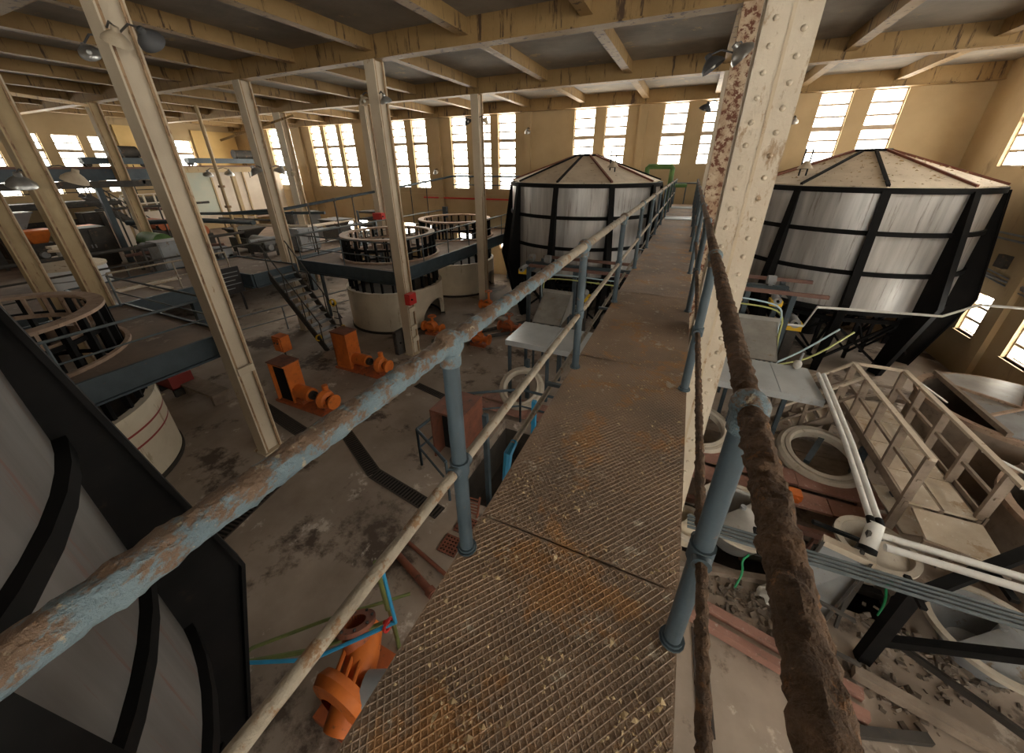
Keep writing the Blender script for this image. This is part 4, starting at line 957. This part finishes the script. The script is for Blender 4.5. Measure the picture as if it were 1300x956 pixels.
# paired white pipes
pw = thing('white_pipes', (3.2,7,1.4), 'pair of white pipes sloping from the table to a stub and turning right', 'pipe')
for d in (0,.095):
    MB().pipe([(3.24+d,9.0,1.9),(3.22+d,8.2,1.84),(3.17+d,6.8,1.72),(3.06+d,5.2,1.58)], .04, 12).build('sloping_pipe', 'pipe_white', pw, True)
    MB().pipe([(3.06+d,5.02-d*2+.06,1.46),(8.6,4.98-d*2+.06,1.46)], .048, 12).build('level_pipe', 'pipe_white', pw, True)
    MB().tube((3.065+d,5.24,1.585),(3.05+d,5.12,1.57),.047,12).build('black_sleeve', 'tank_black', pw, True)
MB().pipe([(3.11,5.16,1.57),(3.02,4.9,1.33)], .095, 16).build('stub', 'pipe_white', pw, True)
MB().pipe([(3.025,4.915,1.345),(3.01,4.87,1.305)], .1, 16).build('stub_band', 'tank_black', pw, True)
for x in (4.3,5.8): MB().box(x-.04,x+.04,4.72,5.12,1.36,1.41).build('saddle', 'tank_black', pw)
# conduit bundle and black steel
cb = thing('conduit_bundle', (3,4.15,1.6), 'flat bundle of grey conduits crossing at the lower right', 'pipe')
for k in range(4): MB().tube((.75,4.02+k*.06,1.62),(8.5,4.32+k*.06,1.62),.02,8).build('conduit', 'steel_thin', cb, True)
for x in (1.6,3.15,4.8): MB().box(x-.03,x+.03,4.0,4.4,1.56,1.6).build('strap', 'tank_black', cb)
bs = thing('conduit_support', (3.2,4.3,0), 'black steel post and braces holding the conduit bundle', 'frame')
MB().box(3.12,3.26,4.2,4.34,0,1.56).build('post', 'tank_black', bs); MB().box(5.2,5.34,4.35,4.5,0,1.56).build('post', 'tank_black', bs)
MB().bar((3.2,4.35,.35),(5.25,4.45,1.3),.1,.12).build('brace', 'tank_black', bs)
MB().bar((3.3,4.5,.95),(5.25,5.9,1.5),.13,.13).build('long_beam', 'tank_black', bs)
MB().bar((5.27,4.4,.3),(6.6,3.9,.05),.1,.1).build('brace', 'tank_black', bs)
MB().tube((5.27,4.35,.55),(5.27,4.55,.55),.14,12).build('hub', 'tank_black', bs, True)
MB().bar((2.5,5.2,1.25),(3.25,5.3,1.05),.05,.05).build('stay', 'tank_black', bs)
r = thing('leaning_rails', (2.7,5.0,0), 'thin dark frame leaning on the chute by the stub pipe', 'frame')
for p, q in (((2.95,5.1,0),(3.0,5.0,1.55)),((3.0,4.6,0),(3.0,5.0,1.55)),((2.0,4.3,.9),(2.9,4.25,.7)),((2.0,3.95,.55),(2.95,3.9,.4))): MB().bar(p, q, .04, .04).build('rail', 'machine_dark', r)
ch = thing('feed_chute', (2.6,4.6,0), 'sloping stained steel chute between black legs at the lower right', 'chute')
MB().prism([V(2.62,4.98,1.12),V(3.12,4.86,1.12),V(2.62,4.22,.38),V(2.2,4.42,.38)], (.0,.03,-.04)).build('slide_plate', 'machine_grey', ch)
MB().bar((2.6,5.0,1.16),(3.14,4.86,1.16),.12,.1).build('top_lip', 'pale_wood', ch)
for p, q in (((2.62,4.98,1.15),(2.2,4.42,.42)),((3.12,4.86,1.15),(2.62,4.22,.42))): MB().bar(p, q, .03, .12).build('side_rail', 'machine_dark', ch)
for x, y in ((2.55,4.95),(3.08,4.82),(2.25,4.42),(2.6,4.25)): MB().box(x-.03,x+.03,y-.03,y+.03,0,1.05 if y > 4.6 else .36).build('leg', 'machine_dark', ch)
# funnel vats
def funnel(x, y, R, z, lab, mt='stainless', rim='stone_ring', cone=.5):
    r = thing('funnel_vat', (x,y,0), lab, 'vat')
    MB().lathe([(R*.55,0),(R,z),(R*.96,z),(R*.5,.06),(.001,.05)], (x,y,0), 40).build('bowl', mt, r, True)
    MB().ring((x,y,0), R*.97, R+.07, z-.03, z+.03, 44).build('rim', rim, r, True)
    MB().lathe([(R*.94,z-.08),(R*.12,z+cone*.3),(.001,z+cone*.3)], (x,y,0), 40, a0=math.radians(-150), a1=math.radians(60)).build('half_cover', mt, r, True)
    MB().tube((x,y,.04),(x,y,z+cone*.4), .045, 10).build('spindle', 'machine_grey', r, True)
funnel(1.75,5.55,.62,.62,'round steel funnel vat with pale rim just right of the walkway')
funnel(3.62,5.78,.45,.62,'round pale-rimmed vat under the white pipes','stone_ring')
funnel(4.6,4.95,.62,.5,'broad grey funnel vat beneath the conduit bundle','machine_grey')
funnel(.98,5.2,.3,.4,'small pale tub between the walkway and the steel funnel','vat_white')
# things lying at the lower right
for p, q, wd, ht, mt, lab in (((.9,4.12,.12),(3.0,3.72,.12),.12,.12,'red_plank','reddish timber beam lying by the rubble, nearest the funnel vat'),
        ((.9,3.88,.1),(3.0,3.5,.1),.1,.14,'red_plank','reddish timber beam lying nearest the toothed grate'),
        ((.95,4.0,.05),(3.0,3.6,.05),.12,.08,'old_wood','grey timber between the two reddish beams'),
        ((3.0,4.0,.1),(4.9,3.6,.1),.12,.14,'old_wood','timber beam lying below the broad grey funnel'),
        ((6.9,3.2,.1),(7.8,2.2,.1),.1,.1,'brown_box','dark red rail lying at the far lower right')):
    tag(MB().bar(p, q, wd, ht).build('timber_beam', mt), lab, 'beam')
b = MB(); random.seed(21)
for i in range(520):
    cx_, cy_ = random.choice(((1.75,4.5),(2.15,4.35),(3.7,4.75),(4.15,4.55),(3.4,4.0),(5.5,4.9)))
    x = random.gauss(cx_,.28); y = random.gauss(cy_,.16); s = random.uniform(.012,.05)
    if x < .9: continue
    M = Matrix.Translation((x,y,s*.4)) @ Matrix.Rotation(random.random()*6,4,'Z') @ Matrix.Rotation(random.random(),4,'X')
    q = MB().box(-s,s,-s*.7,s*.7,-s*.35,s*.35); q.xf(M); b.add(q.v, q.f)
tag(b.build('rubble', 'rubble'), 'rubble and rags strewn on the floor at the lower right', 'rubble', kind='stuff')
for k, (p, lab) in enumerate((((1.7,4.55),'green hose end in the rubble beside the reddish beams'),((3.55,4.95),'green hose end below the black steel post'))):
    x, y = p; bend([(x,y,.1),(x+.08,y+.15,.3),(x+.02,y+.2,.5),(x+.12,y+.3,.55)],.016,'green_hose','hose',lab,'hose')
r = thing('rag', (2.15,4.62,0), 'crumpled pale rag on the rubble by the reddish beams', 'rag')
q = MB().ball((2.15,4.62,.14), .16, 14, .7); q.v = [tuple(Vector(p)+Vector((noise.noise(Vector(p)*9),noise.noise(Vector(p)*9+V(5,0,0)),noise.noise(Vector(p)*9+V(0,5,0))))*.07) for p in q.v]; q.build('cloth', 'pale_rag', r, True)
wallb = thing('orange_fitting', (2.75,6.2,.42), 'small orange fitting at the end of the red planks', 'fitting')
MB().tube((2.75,6.45,.46),(2.75,6.6,.46),.06,8).build('neck', 'orange', wallb); MB().box(2.65,2.85,6.5,6.7,.42,.55).build('block', 'orange', wallb)
for (x0,x1,y0,y1,z,lab,mt) in ((5.1,5.9,4.6,5.3,.02,'pale sheet lying on the floor beyond the broad grey funnel','board_pale'),(4.55,5.2,6.9,8.2,.02,'pale board on the floor under the gangway','board_pale')):
    tag(MB().prism([V(x0,y0,z),V(x1,y0+.15,z),V(x1-.1,y1,z),V(x0-.1,y1-.1,z)], (0,0,.02)).build('loose_board', mt), lab, 'board')
gr = thing('green_stand', (5.3,5.95,0), 'slim greenish steel stand behind the black beam at the right', 'stand')
for x, y in ((5.35,5.55),(5.55,5.6)): MB().tube((x,y,0),(x+.05,y+.3,1.5),.022,8).build('leg', 'machine_grey', gr)
MB().bar((5.25,5.8,1.45),(5.9,5.95,1.5),.05,.05).build('top_bar', 'machine_grey', gr)

# more timbers, sheets and scrap at the lower right
for p, q, wd, ht, mt, lab in (((.9,4.6,.06),(2.3,4.95,.06),.1,.1,'old_wood','grey timber lying between the funnel vat and the rubble'),
        ((3.3,3.2,.06),(5.6,2.6,.06),.14,.1,'red_plank','reddish timber at the very lower right of the floor'),
        ((2.2,3.1,.05),(3.6,3.6,.05),.1,.08,'machine_dark','dark iron bar lying by the foot of the black post'),
        ((3.5,4.6,.2),(4.3,3.3,.9),.05,.08,'machine_dark','dark angle iron leaning over the broad grey funnel'),
        ((5.6,4.1,.05),(7.4,3.4,.05),.14,.1,'machine_dark','dark steel joist lying near the right wall'),
        ((5.2,5.5,.05),(6.6,5.0,.05),.1,.1,'old_wood','grey timber lying under the level white pipes'),
        ((.95,6.1,.1),(3.9,6.2,.1),.1,.12,'red_plank','narrow reddish joist spanning the pit below the planks'),
        ((.95,5.5,-.2),(3.9,5.6,-.2),.1,.12,'machine_dark','dark iron joist spanning the pit behind the funnel vat')):
    tag(MB().bar(p, q, wd, ht).build('scrap_beam', mt), lab, 'beam')
for x, lab in ((1.45,'first reddish strut standing in the pit below the planks'),(2.25,'second reddish strut standing in the pit below the planks'),(3.05,'third reddish strut standing in the pit below the planks')):
    tag(MB().bar((x,6.3,-1.28),(x+.05,6.12,.04),.07,.07).build('pit_strut', 'red_plank'), lab, 'strut')
dm = thing('disc_cover', (7.5,4.35,0), 'round grey disc cover lying near the right wall', 'cover')
MB().lathe([(.001,.1),(.5,.06),(.62,.0),(.62,.05),(.5,.1),(.001,.14)], (7.5,4.35,0), 36).build('dish', 'machine_grey', dm, True)
MB().tube((7.5,4.35,.1),(7.5,4.35,.24),.06,10).build('boss', 'machine_dark', dm)
for a in range(4): MB().bar((7.5,4.35,.15),(7.5+.55*math.cos(a*1.57),4.35+.55*math.sin(a*1.57),.09),.04,.03).build('spoke', 'machine_dark', dm)

# ------------------------------------------------------------------ far left: galleries, machines, hoists
platform('gallery', -16.6, -13.45, 4.05, 7.1, [], 'narrow gallery with blue edge linking the near platform and the stair landing', 2.7)
railing('gallery_railing', [(-13.5,4.1,2.7),(-13.5,7.0,2.7)], .85, 'thin brownish rail on the gallery edge by the notice board', 1.4, 'rail_mid', .022)
for (x0,x1,y0,y1,lab) in ((-15.4,-14.9,4.6,6.2,'pale plank left lying on the gallery'),(-14.6,-13.9,5.2,5.5,'short pale board left lying on the gallery')):
    tag(MB().box(x0,x1,y0,y1,2.701,2.74).build('loose_plank', 'board_pale'), lab, 'plank')
mz = thing('machine_floor', (-24.6,10.5,0), 'raised concrete machine floor at the far left', 'platform')
MB().box(-31.9,-17.4,2.0,19.3,1.75,1.98).build('slab', 'platform_top', mz)
MB().box(-17.4,-17.3,2.0,19.3,1.6,2.02).build('edge_channel', 'steel_dark', mz)
MB().box(-31.9,-17.4,1.9,2.0,1.6,2.02).build('edge_channel', 'steel_dark', mz)
for x, y in ((-17.8,2.4),(-17.8,7.5),(-17.8,13),(-17.8,18.8),(-24,2.4),(-30,2.4)): MB().box(x-.12,x+.12,y-.12,y+.12,0,1.75).build('support', 'steel_dark', mz)
railing('machine_railing', [(-17.5,2.1,1.98),(-17.5,19.0,1.98)], 1.0, 'dark pipe railing along the edge of the machine floor', 1.7, 'machine_dark', .028)
Z0 = 1.98
def machine(x, y, mt, lab, sx=1.3, sy=.9, sz=1.3, hop=True, mt2='machine_dark'):
    r = thing('process_machine', (x,y,Z0), lab, 'machine')
    MB().box(x-sx/2,x+sx/2,y-sy/2,y+sy/2,Z0+.25,Z0+sz*.75).build('body', mt2, r)
    for a in (-1,1):
        for b_ in (-1,1): MB().box(x+a*(sx/2-.08)-.05,x+a*(sx/2-.08)+.05,y+b_*(sy/2-.08)-.05,y+b_*(sy/2-.08)+.05,Z0,Z0+.25).build('leg', 'machine_dark', r)
    if hop:
        q = Z0+sz*.75; a, b_ = sx*.3, sy*.3; A, B = sx*.55, sy*.6
        MB().add([(x-a,y-b_,q),(x+a,y-b_,q),(x+a,y+b_,q),(x-a,y+b_,q),(x-A,y-B,q+sz*.4),(x+A,y-B,q+sz*.4),(x+A,y+B,q+sz*.4),(x-A,y+B,q+sz*.4)],
                 [(0,3,2,1),(0,1,5,4),(1,2,6,5),(2,3,7,6),(3,0,4,7),(4,5,6,7)]).build('hopper', mt, r)
        MB().box(x-A-.04,x+A+.04,y-B-.04,y+B+.04,q+sz*.4,q+sz*.4+.06).build('hopper_rim', mt, r)
    else:
        MB().tube((x-sx/2,y,Z0+sz*.9),(x+sx/2,y,Z0+sz*.9),sy*.35,16).build('drum', mt, r, True)
        for a in (-1,1): MB().box(x+a*sx*.4-.06,x+a*sx*.4+.06,y-sy*.4,y+sy*.4,Z0+sz*.75,Z0+sz*.9).build('saddle', 'machine_dark', r)
    MB().tube((x+sx/2,y-sy*.2,Z0+.5),(x+sx/2+.25,y-sy*.2,Z0+.5),.14,12).build('motor', 'machine_grey', r, True)
machine(-27.2,4.9,'orange','orange hopper machine at the far left edge of the view',.9,.8,1.3)
machine(-27.0,6.55,'orange','orange hopper machine between the two ochre columns',.8,.75,1.3)
machine(-26.6,8.0,'orange','squarer orange hopper machine just left of the ochre column behind the vat rim',1.0,.8,1.3)
machine(-25.6,10.6,'orange_dull','dull orange drum machine below the interior window',1.4,.9,1.5,False)
machine(-23.8,11.4,'orange_dull','rusty orange drum machine behind the tall cream column',1.2,.8,1.2,False)
machine(-28.75,6.3,'machine_grey','grey box machine in the shade beneath the left windows',1.6,1.2,1.9)
machine(-22.4,8.9,'green_paint','green machine on the far left machine floor',1.5,1.1,1.1,False,'green_paint')
machine(-20.9,8.1,'machine_dark','dark drum machine at the inner edge of the machine floor',1.3,.9,.9,False)
machine(-21.2,12.3,'machine_dark','dark hopper machine under the white partition panels',1.4,1.0,1.0)
machine(-19.2,11.8,'machine_grey','grey drum machine under the thin rusty pole',1.2,.8,.8,False)
machine(-18.9,16.2,'machine_dark','dark hopper machine beneath the farthest left triple windows',1.3,1.0,1.1)
machine(-19.0,9.6,'machine_grey','low grey box machine by the dark pipe railing',1.1,.9,.7,False)
# white drum with cone top
wd_ = thing('white_drum', (-20.9,5.45,Z0), 'bluish white drum with a dusty cone top and valve', 'drum')
MB().lathe([(.001,Z0),(1.0,Z0),(1.0,Z0+.75),(.001,Z0+.75)], (-20.9,5.45,0), 36).build('body', 'white_enamel', wd_, True)
MB().lathe([(1.04,Z0+.72),(1.04,Z0+.8),(.35,Z0+1.05),(.28,Z0+1.05),(.28,Z0+1.12),(.001,Z0+1.12)], (-20.9,5.45,0), 36).build('cone_top', 'tank_roof', wd_, True)
MB().tube((-20.9,5.45,Z0+1.1),(-20.9,5.45,Z0+1.3),.12,12).build('valve_neck', 'stainless', wd_, True)
MB().disc((-20.9,5.45,0), .3, Z0+1.3, Z0+1.36, 16).build('valve_plate', 'tank_roof', wd_)
MB().box(-21.5,-20.95,5.3,5.6,Z0+1.36,Z0+1.45).build('lever', 'tank_roof', wd_)
MB().ring((-20.9,5.45,0), .99, 1.02, Z0+.32, Z0+.36, 36).build('hoop', 'machine_grey', wd_)
# pipe runs of the gallery
runs = [([(-30.5,4,3.4),(-30.5,13,3.4),(-30.5,13,4.1)],.12,'machine_dark','dark duct along the left wall under the windows'),
        ([(-31,3,4.6),(-24.5,3,4.6),(-24.5,9,4.6)],.09,'machine_dark','dark pipe turning above the orange hoppers'),
        ([(-25.2,9.2,3.6),(-22.6,11.3,3.6),(-18.6,11.3,3.7)],.11,'blue_paint','blue-grey duct bending past the ochre column'),
        ([(-22.5,11.2,3.95),(-16.0,13.2,4.05)],.07,'steel_dark','dark blue pipe below the white partition panels'),
        ([(-19.3,6.6,3.0),(-19.3,8.6,3.0),(-18.3,9.6,3.0)],.06,'brown_bar','brown pipe beside the white drum'),
        ([(-18.5,10.8,2.9),(-18.5,17.8,2.9)],.08,'machine_grey','grey pipe running back along the machine floor'),
        ([(-23.0,12.8,3.2),(-18.2,13.8,3.2),(-18.2,17.0,3.2)],.07,'pale_wood','pale lagged pipe behind the steel stair'),
        ([(-28.5,11.5,2.4),(-28.5,11.5,4.0),(-26,11.5,4.0)],.07,'brown_bar','brown riser pipe below the interior window')]
for pts, rr_, mt, lab in runs:
    r = thing('pipe_run', pts[0], lab, 'pipe'); MB().pipe(pts, rr_, 10).build('tube', mt, r, True)
    d = (Vector(pts[1])-Vector(pts[0])).normalized()
    for k in (.25,.75):
        c = Vector(pts[0]).lerp(Vector(pts[1]), k); MB().tube(c-d*.05, c+d*.05, rr_*1.5, 10).build('joint_flange', mt, r, True)
# crane runways with hoist trolleys
rw = thing('crane_runway', (-23.9,6.5,5.4), 'long dark blue crane beam at the far left', 'beam')
MB().box(-24.0,-23.8,-4,10.6,5.62,6.02).build('web', 'steel_dark', rw); MB().box(-24.2,-23.6,-4,10.6,6.02,6.10).build('flange', 'brown_bar', rw); MB().box(-24.15,-23.65,-4,10.6,5.56,5.62).build('flange', 'steel_dark', rw)
[MB().box(-24.0,-23.8,y,y+.2,1.98 if y > 2 else 0,5.56).build('support', 'steel_dark', rw) for y in (-3.5,2.3,8.2)]
MB().box(-23.8,-22.8,4.0,4.1,5.4,5.56).box(-23.8,-22.8,9.5,9.6,5.4,5.56).build('cantilever', 'steel_dark', rw)
MB().box(-23.0,-22.8,3.5,10.2,5.3,5.55).build('lower_beam', 'machine_dark', rw)
rw2 = thing('crane_runway', (-25.9,15,5.8), 'cream crane beam in front of the white partition panels', 'beam')
[MB().box(-26.0,-25.8,y,y+.2,1.98,5.82).build('support', 'cream_paint', rw2) for y in (11.3,15.2,19.2)]
MB().box(-26.0,-25.8,11.2,19.6,5.82,6.12).build('web', 'cream_paint', rw2); MB().box(-26.1,-25.7,11.2,19.6,6.12,6.18).build('rail', 'brown_bar', rw2)
def hoist(x, y, z, lab, L=2.4, mt='steel_dark'):
    r = thing('hoist_trolley', (x,y,z), lab, 'hoist')
    MB().box(x-.2,x+.2,y-L/2,y+L/2,z+.12,z+.38).build('carriage', mt, r)
    for a in (-1,1):
        for b_ in (-1,1): MB().tube((x+a*.15-.04,y+b_*(L/2-.15),z+.1),(x+a*.15+.04,y+b_*(L/2-.15),z+.1),.1,12).build('wheel', 'machine_dark', r, True)
    MB().tube((x,y+L*.1,z+.62),(x,y+L*.38,z+.62),.25,14).build('winch_drum', 'machine_dark', r, True)
    MB().tube((x+.15,y+L*.38,z+.55),(x+.15,y+L*.5,z+.55),.13,12).build('motor', 'machine_dark', r, True)
    for d in (.12,.36): MB().box(x-.22,x+.22,y+L*d-.03,y+L*d+.03,z+.38,z+.7).build('bracket', 'machine_dark', r)
    MB().tube((x,y+L*.24,z+.1),(x,y+L*.24,z-.7),.02,6).build('hook_cable', 'machine_dark', r)
hoist(-23.9,9.3,6.10,'short hoist trolley on the dark blue crane beam',2.3,'steel_dark')
hoist(-25.9,15.3,6.18,'dark hoist trolley on the cream crane beam',4.4)
# partition with panels, interior window, ochre panels painted bright like a lit bay
pt = thing('partition', (-27.6,15.6,Z0), 'row of tall white and pale green partition panels at the far left', 'partition')
for y0, y1, mt in ((13.6,14.9,'panel_green'),(15.0,16.9,'panel_white'),(17.0,18.3,'panel_white'),(18.4,19.6,'panel_white')): MB().box(-27.65,-27.55,y0,y1,3.35,5.8).build('panel', mt, pt)
for y in (13.55,14.95,16.95,18.35): MB().box(-27.7,-27.5,y-.05,y+.05,Z0,5.82).build('stile', 'cream_paint', pt)
MB().box(-27.65,-27.55,13.6,14.9,3.0,3.35).build('panel', 'pale_wood', pt)
MB().box(-27.68,-27.52,13.5,19.6,2.9,3.0).build('rail', 'old_wood', pt)
iw = thing('inner_window', (-28.2,11.4,Z0), 'cream screen with a many-paned inner window at the far left', 'screen')
MB().box(-28.25,-28.15,10.5,13.0,Z0,3.75).build('lower_panel', 'panel_white', iw)
for z in (3.78,4.25,4.72): MB().box(-28.26,-28.14,10.5,13.0,z-.03,z+.03).build('glazing_bar', 'panel_white', iw)
for k in range(6): y = 10.53+k*.488; MB().box(-28.26,-28.14,y-.03,y+.03,3.75,4.75).build('glazing_bar', 'panel_white', iw)
for k in range(5):
    for z in (3.81,4.28): MB().box(-28.205,-28.195,10.56+k*.488,10.99+k*.488,z,z+.41).build('pane', 'glass', iw)
dr = thing('panelled_door', (-27.9,9.9,Z0), 'cream door leaf with small panes beside the inner window', 'door')
MB().box(-27.95,-27.87,9.5,10.25,Z0,3.6).build('leaf', 'panel_white', dr)
for z in (3.6,4.1,4.6): MB().box(-27.95,-27.87,9.5,10.25,z,z+.06).build('rail', 'panel_white', dr)
for y in (9.5,9.85,10.19): MB().box(-27.95,-27.87,y,y+.06,3.6,4.66).build('stile', 'panel_white', dr)
for y in (9.56,9.91):
    for z in (3.66,4.16): MB().box(-27.915,-27.905,y,y+.28,z,z+.44).build('pane', 'glass', dr)
MB().box(-31.98,-31.9,17.0,19.85,6.1,8.4).box(-31.98,-31.9,12.9,14.15,6.1,8.4).build('lit_ochre_panel', 'lit_ochre_wall', wl)
# hanging wires beside the stair-head column
for k in range(3):
    tag(MB().tube((-15.6-.3*k,10.2+.2*k,3.0),(-15.6-.3*k,10.2+.2*k,8.99),.018,6).build('hanging_wire','machine_dark'), ('first','second','third')[k]+' thin wire hanging left of the stair-head column, counted from the column', 'wire')
# pile of dark stacked frames in the far corner behind the vats
sf = thing('stacked_frames', (-18.2,18.3,0), 'stack of dark slatted frames below the farthest left windows', 'stack')
for k in range(9): MB().box(-18.9+.03*k,-17.5+.02*k,17.9,18.9,.1+k*.42,.22+k*.42).build('frame_layer', 'machine_dark', sf)
for x in (-18.85,-17.45): MB().box(x-.05,x+.05,17.9,18.0,0,3.6).build('corner_post', 'steel_dark', sf)
# low stuff below the near platform
rb_ = thing('red_trough', (-13.0,4.1,.3), 'dark red trough on the floor behind the near platform', 'trough')
MB().box(-13.6,-12.4,3.95,4.5,.3,.34).build('bottom', 'red_stripe', rb_)
for a in ((-13.6,-12.4,3.95,4.0),(-13.6,-12.4,4.45,4.5),(-13.6,-13.55,4.0,4.45),(-12.45,-12.4,4.0,4.45)): MB().box(*a,.3,.7).build('side', 'red_stripe', rb_)
for x in (-13.4,-12.6): MB().box(x-.05,x+.05,4.0,4.45,0,.3).build('foot', 'machine_dark', rb_)
bn = thing('low_bench', (-11.7,4.3,0), 'low dark timber bench on the floor near the tall cream column', 'bench')
MB().box(-12.6,-10.9,4.15,4.6,.32,.4).build('top', 'old_wood', bn)
for x in (-12.4,-11.1): MB().box(x-.06,x+.06,4.2,4.55,0,.32).build('leg', 'old_wood', bn)
# timbers and frames under the right tank, table debris
for p, q, lab in (((3.9,12.3,.1),(6.4,12.0,.15),'dark timber lying before the legs of the right tank'),((4.3,11.2,.1),(6.0,11.9,.3),'second dark timber leaning before the right tank'),((-6.8,13.0,.1),(-5.2,12.6,.12),'dark timber lying before the legs of the left tank')):
    tag(MB().bar(p,q,.14,.12).build('loose_timber','old_wood'), lab, 'timber')

# dark clutter of the machine floor
ds = thing('dark_stair', (-26.3,9.6,Z0), 'dark iron stair climbing below the left windows', 'stairs')
for x in (-27.0,-26.2):
    MB().bar((x,11.2,Z0+.1),(x,8.6,4.9),.05,.2).build('stringer', 'machine_dark', ds); MB().tube((x,11.2,Z0+1.0),(x,8.6,5.8),.03,6).build('handrail', 'machine_dark', ds)
    for k in (.1,.4,.7,1.0): p = Vector((x,11.2,Z0+.1)).lerp(Vector((x,8.6,4.9)),k); MB().tube(p,p+V(0,0,.9),.025,6).build('baluster', 'machine_dark', ds)
for i in range(11): k = (i+.5)/11; MB().box(-26.98,-26.22,11.2-2.6*k-.12,11.2-2.6*k+.12,Z0+.1+2.8*k,Z0+.14+2.8*k).build('tread', 'machine_dark', ds)
gl = thing('wall_cover_gallery', (-30.9,8,4.3), 'dark catwalk added under the left windows to cover the bright wall', 'catwalk')  # added to hide the bright wall and darken this strip
MB().box(-31.9,-29.9,-4,17,4.3,4.42).build('deck', 'machine_dark', gl); MB().box(-29.95,-29.85,-4,17,4.15,4.46).build('edge_channel', 'machine_dark', gl)
for y in (-3.5,2.5,6.5,10.5,14.5): MB().box(-30.05,-29.9,y,y+.15,1.98 if y > 2 else 0,4.15).build('support', 'machine_dark', gl)
for y in range(-4,18,2): MB().tube((-29.95,y,4.42),(-29.95,y,5.4),.03,6).build('post', 'machine_dark', gl)
MB().tube((-29.95,-4,5.4),(-29.95,17,5.4),.035,6).build('top_rail', 'machine_dark', gl); MB().tube((-29.95,-4,4.9),(-29.95,17,4.9),.03,6).build('mid_rail', 'machine_dark', gl)
def cabinet(x, y, sx, sy, h, lab, mt='machine_dark'):
    r = thing('control_cabinet', (x,y,Z0), lab, 'cabinet')
    MB().box(x-sx/2,x+sx/2,y-sy/2,y+sy/2,Z0+.08,Z0+h).build('body', mt, r); MB().box(x-sx/2+.05,x+sx/2-.05,y-sy/2+.05,y+sy/2-.05,Z0,Z0+.08).build('plinth', 'machine_dark', r)
    for a in (-1,1): MB().box(x+sx/2,x+sx/2+.03,y+a*sy*.25-sy*.22,y+a*sy*.25+sy*.22,Z0+.15,Z0+h-.08).build('door', mt, r); MB().box(x+sx/2+.03,x+sx/2+.06,y+a*.06-.02,y+a*.06+.02,Z0+h*.5,Z0+h*.5+.15).build('handle', 'machine_grey', r.children[-1])
cabinet(-18.5,7.9,.8,1.4,1.5,'grey cabinet on the machine floor left of the notice board','machine_grey')
cabinet(-24.4,7.3,1.0,1.4,1.7,'dark cabinet between the white drum and the orange hoppers')
cabinet(-28.8,9.4,.8,1.2,2.0,'dark cabinet at the foot of the iron stair')
cabinet(-21.8,16.2,1.0,2.0,1.6,'dark cabinet far back below the partition panels')
cabinet(-18.4,13.6,.7,1.2,1.2,'pale grey cabinet on the machine floor behind the stair head','machine_grey')
for k, (p, q, lab) in enumerate((((-18.2,3.0,3.4),(-18.2,10.5,3.4),'upper dark pipe parallel to the edge of the machine floor'),((-27.5,3.4,3.9),(-22.5,3.6,3.9),'dark crosswise pipe before the orange hoppers'),((-24.9,8.2,4.3),(-24.9,13.0,4.3),'high dark pipe running back over the green machine'),((-24.8,13.2,3.4),(-19.9,13.9,3.4),'dark crosswise pipe before the partition panels'))):
    r = thing('pipe_run', p, lab, 'pipe'); MB().tube(p,q,.06,8).build('tube', 'machine_dark', r, True)
    for t in (.15,.5,.85): c = Vector(p).lerp(Vector(q),t); MB().tube((c.x,c.y,Z0),(c.x,c.y,c.z),.035,6).build('stand', 'machine_dark', r)
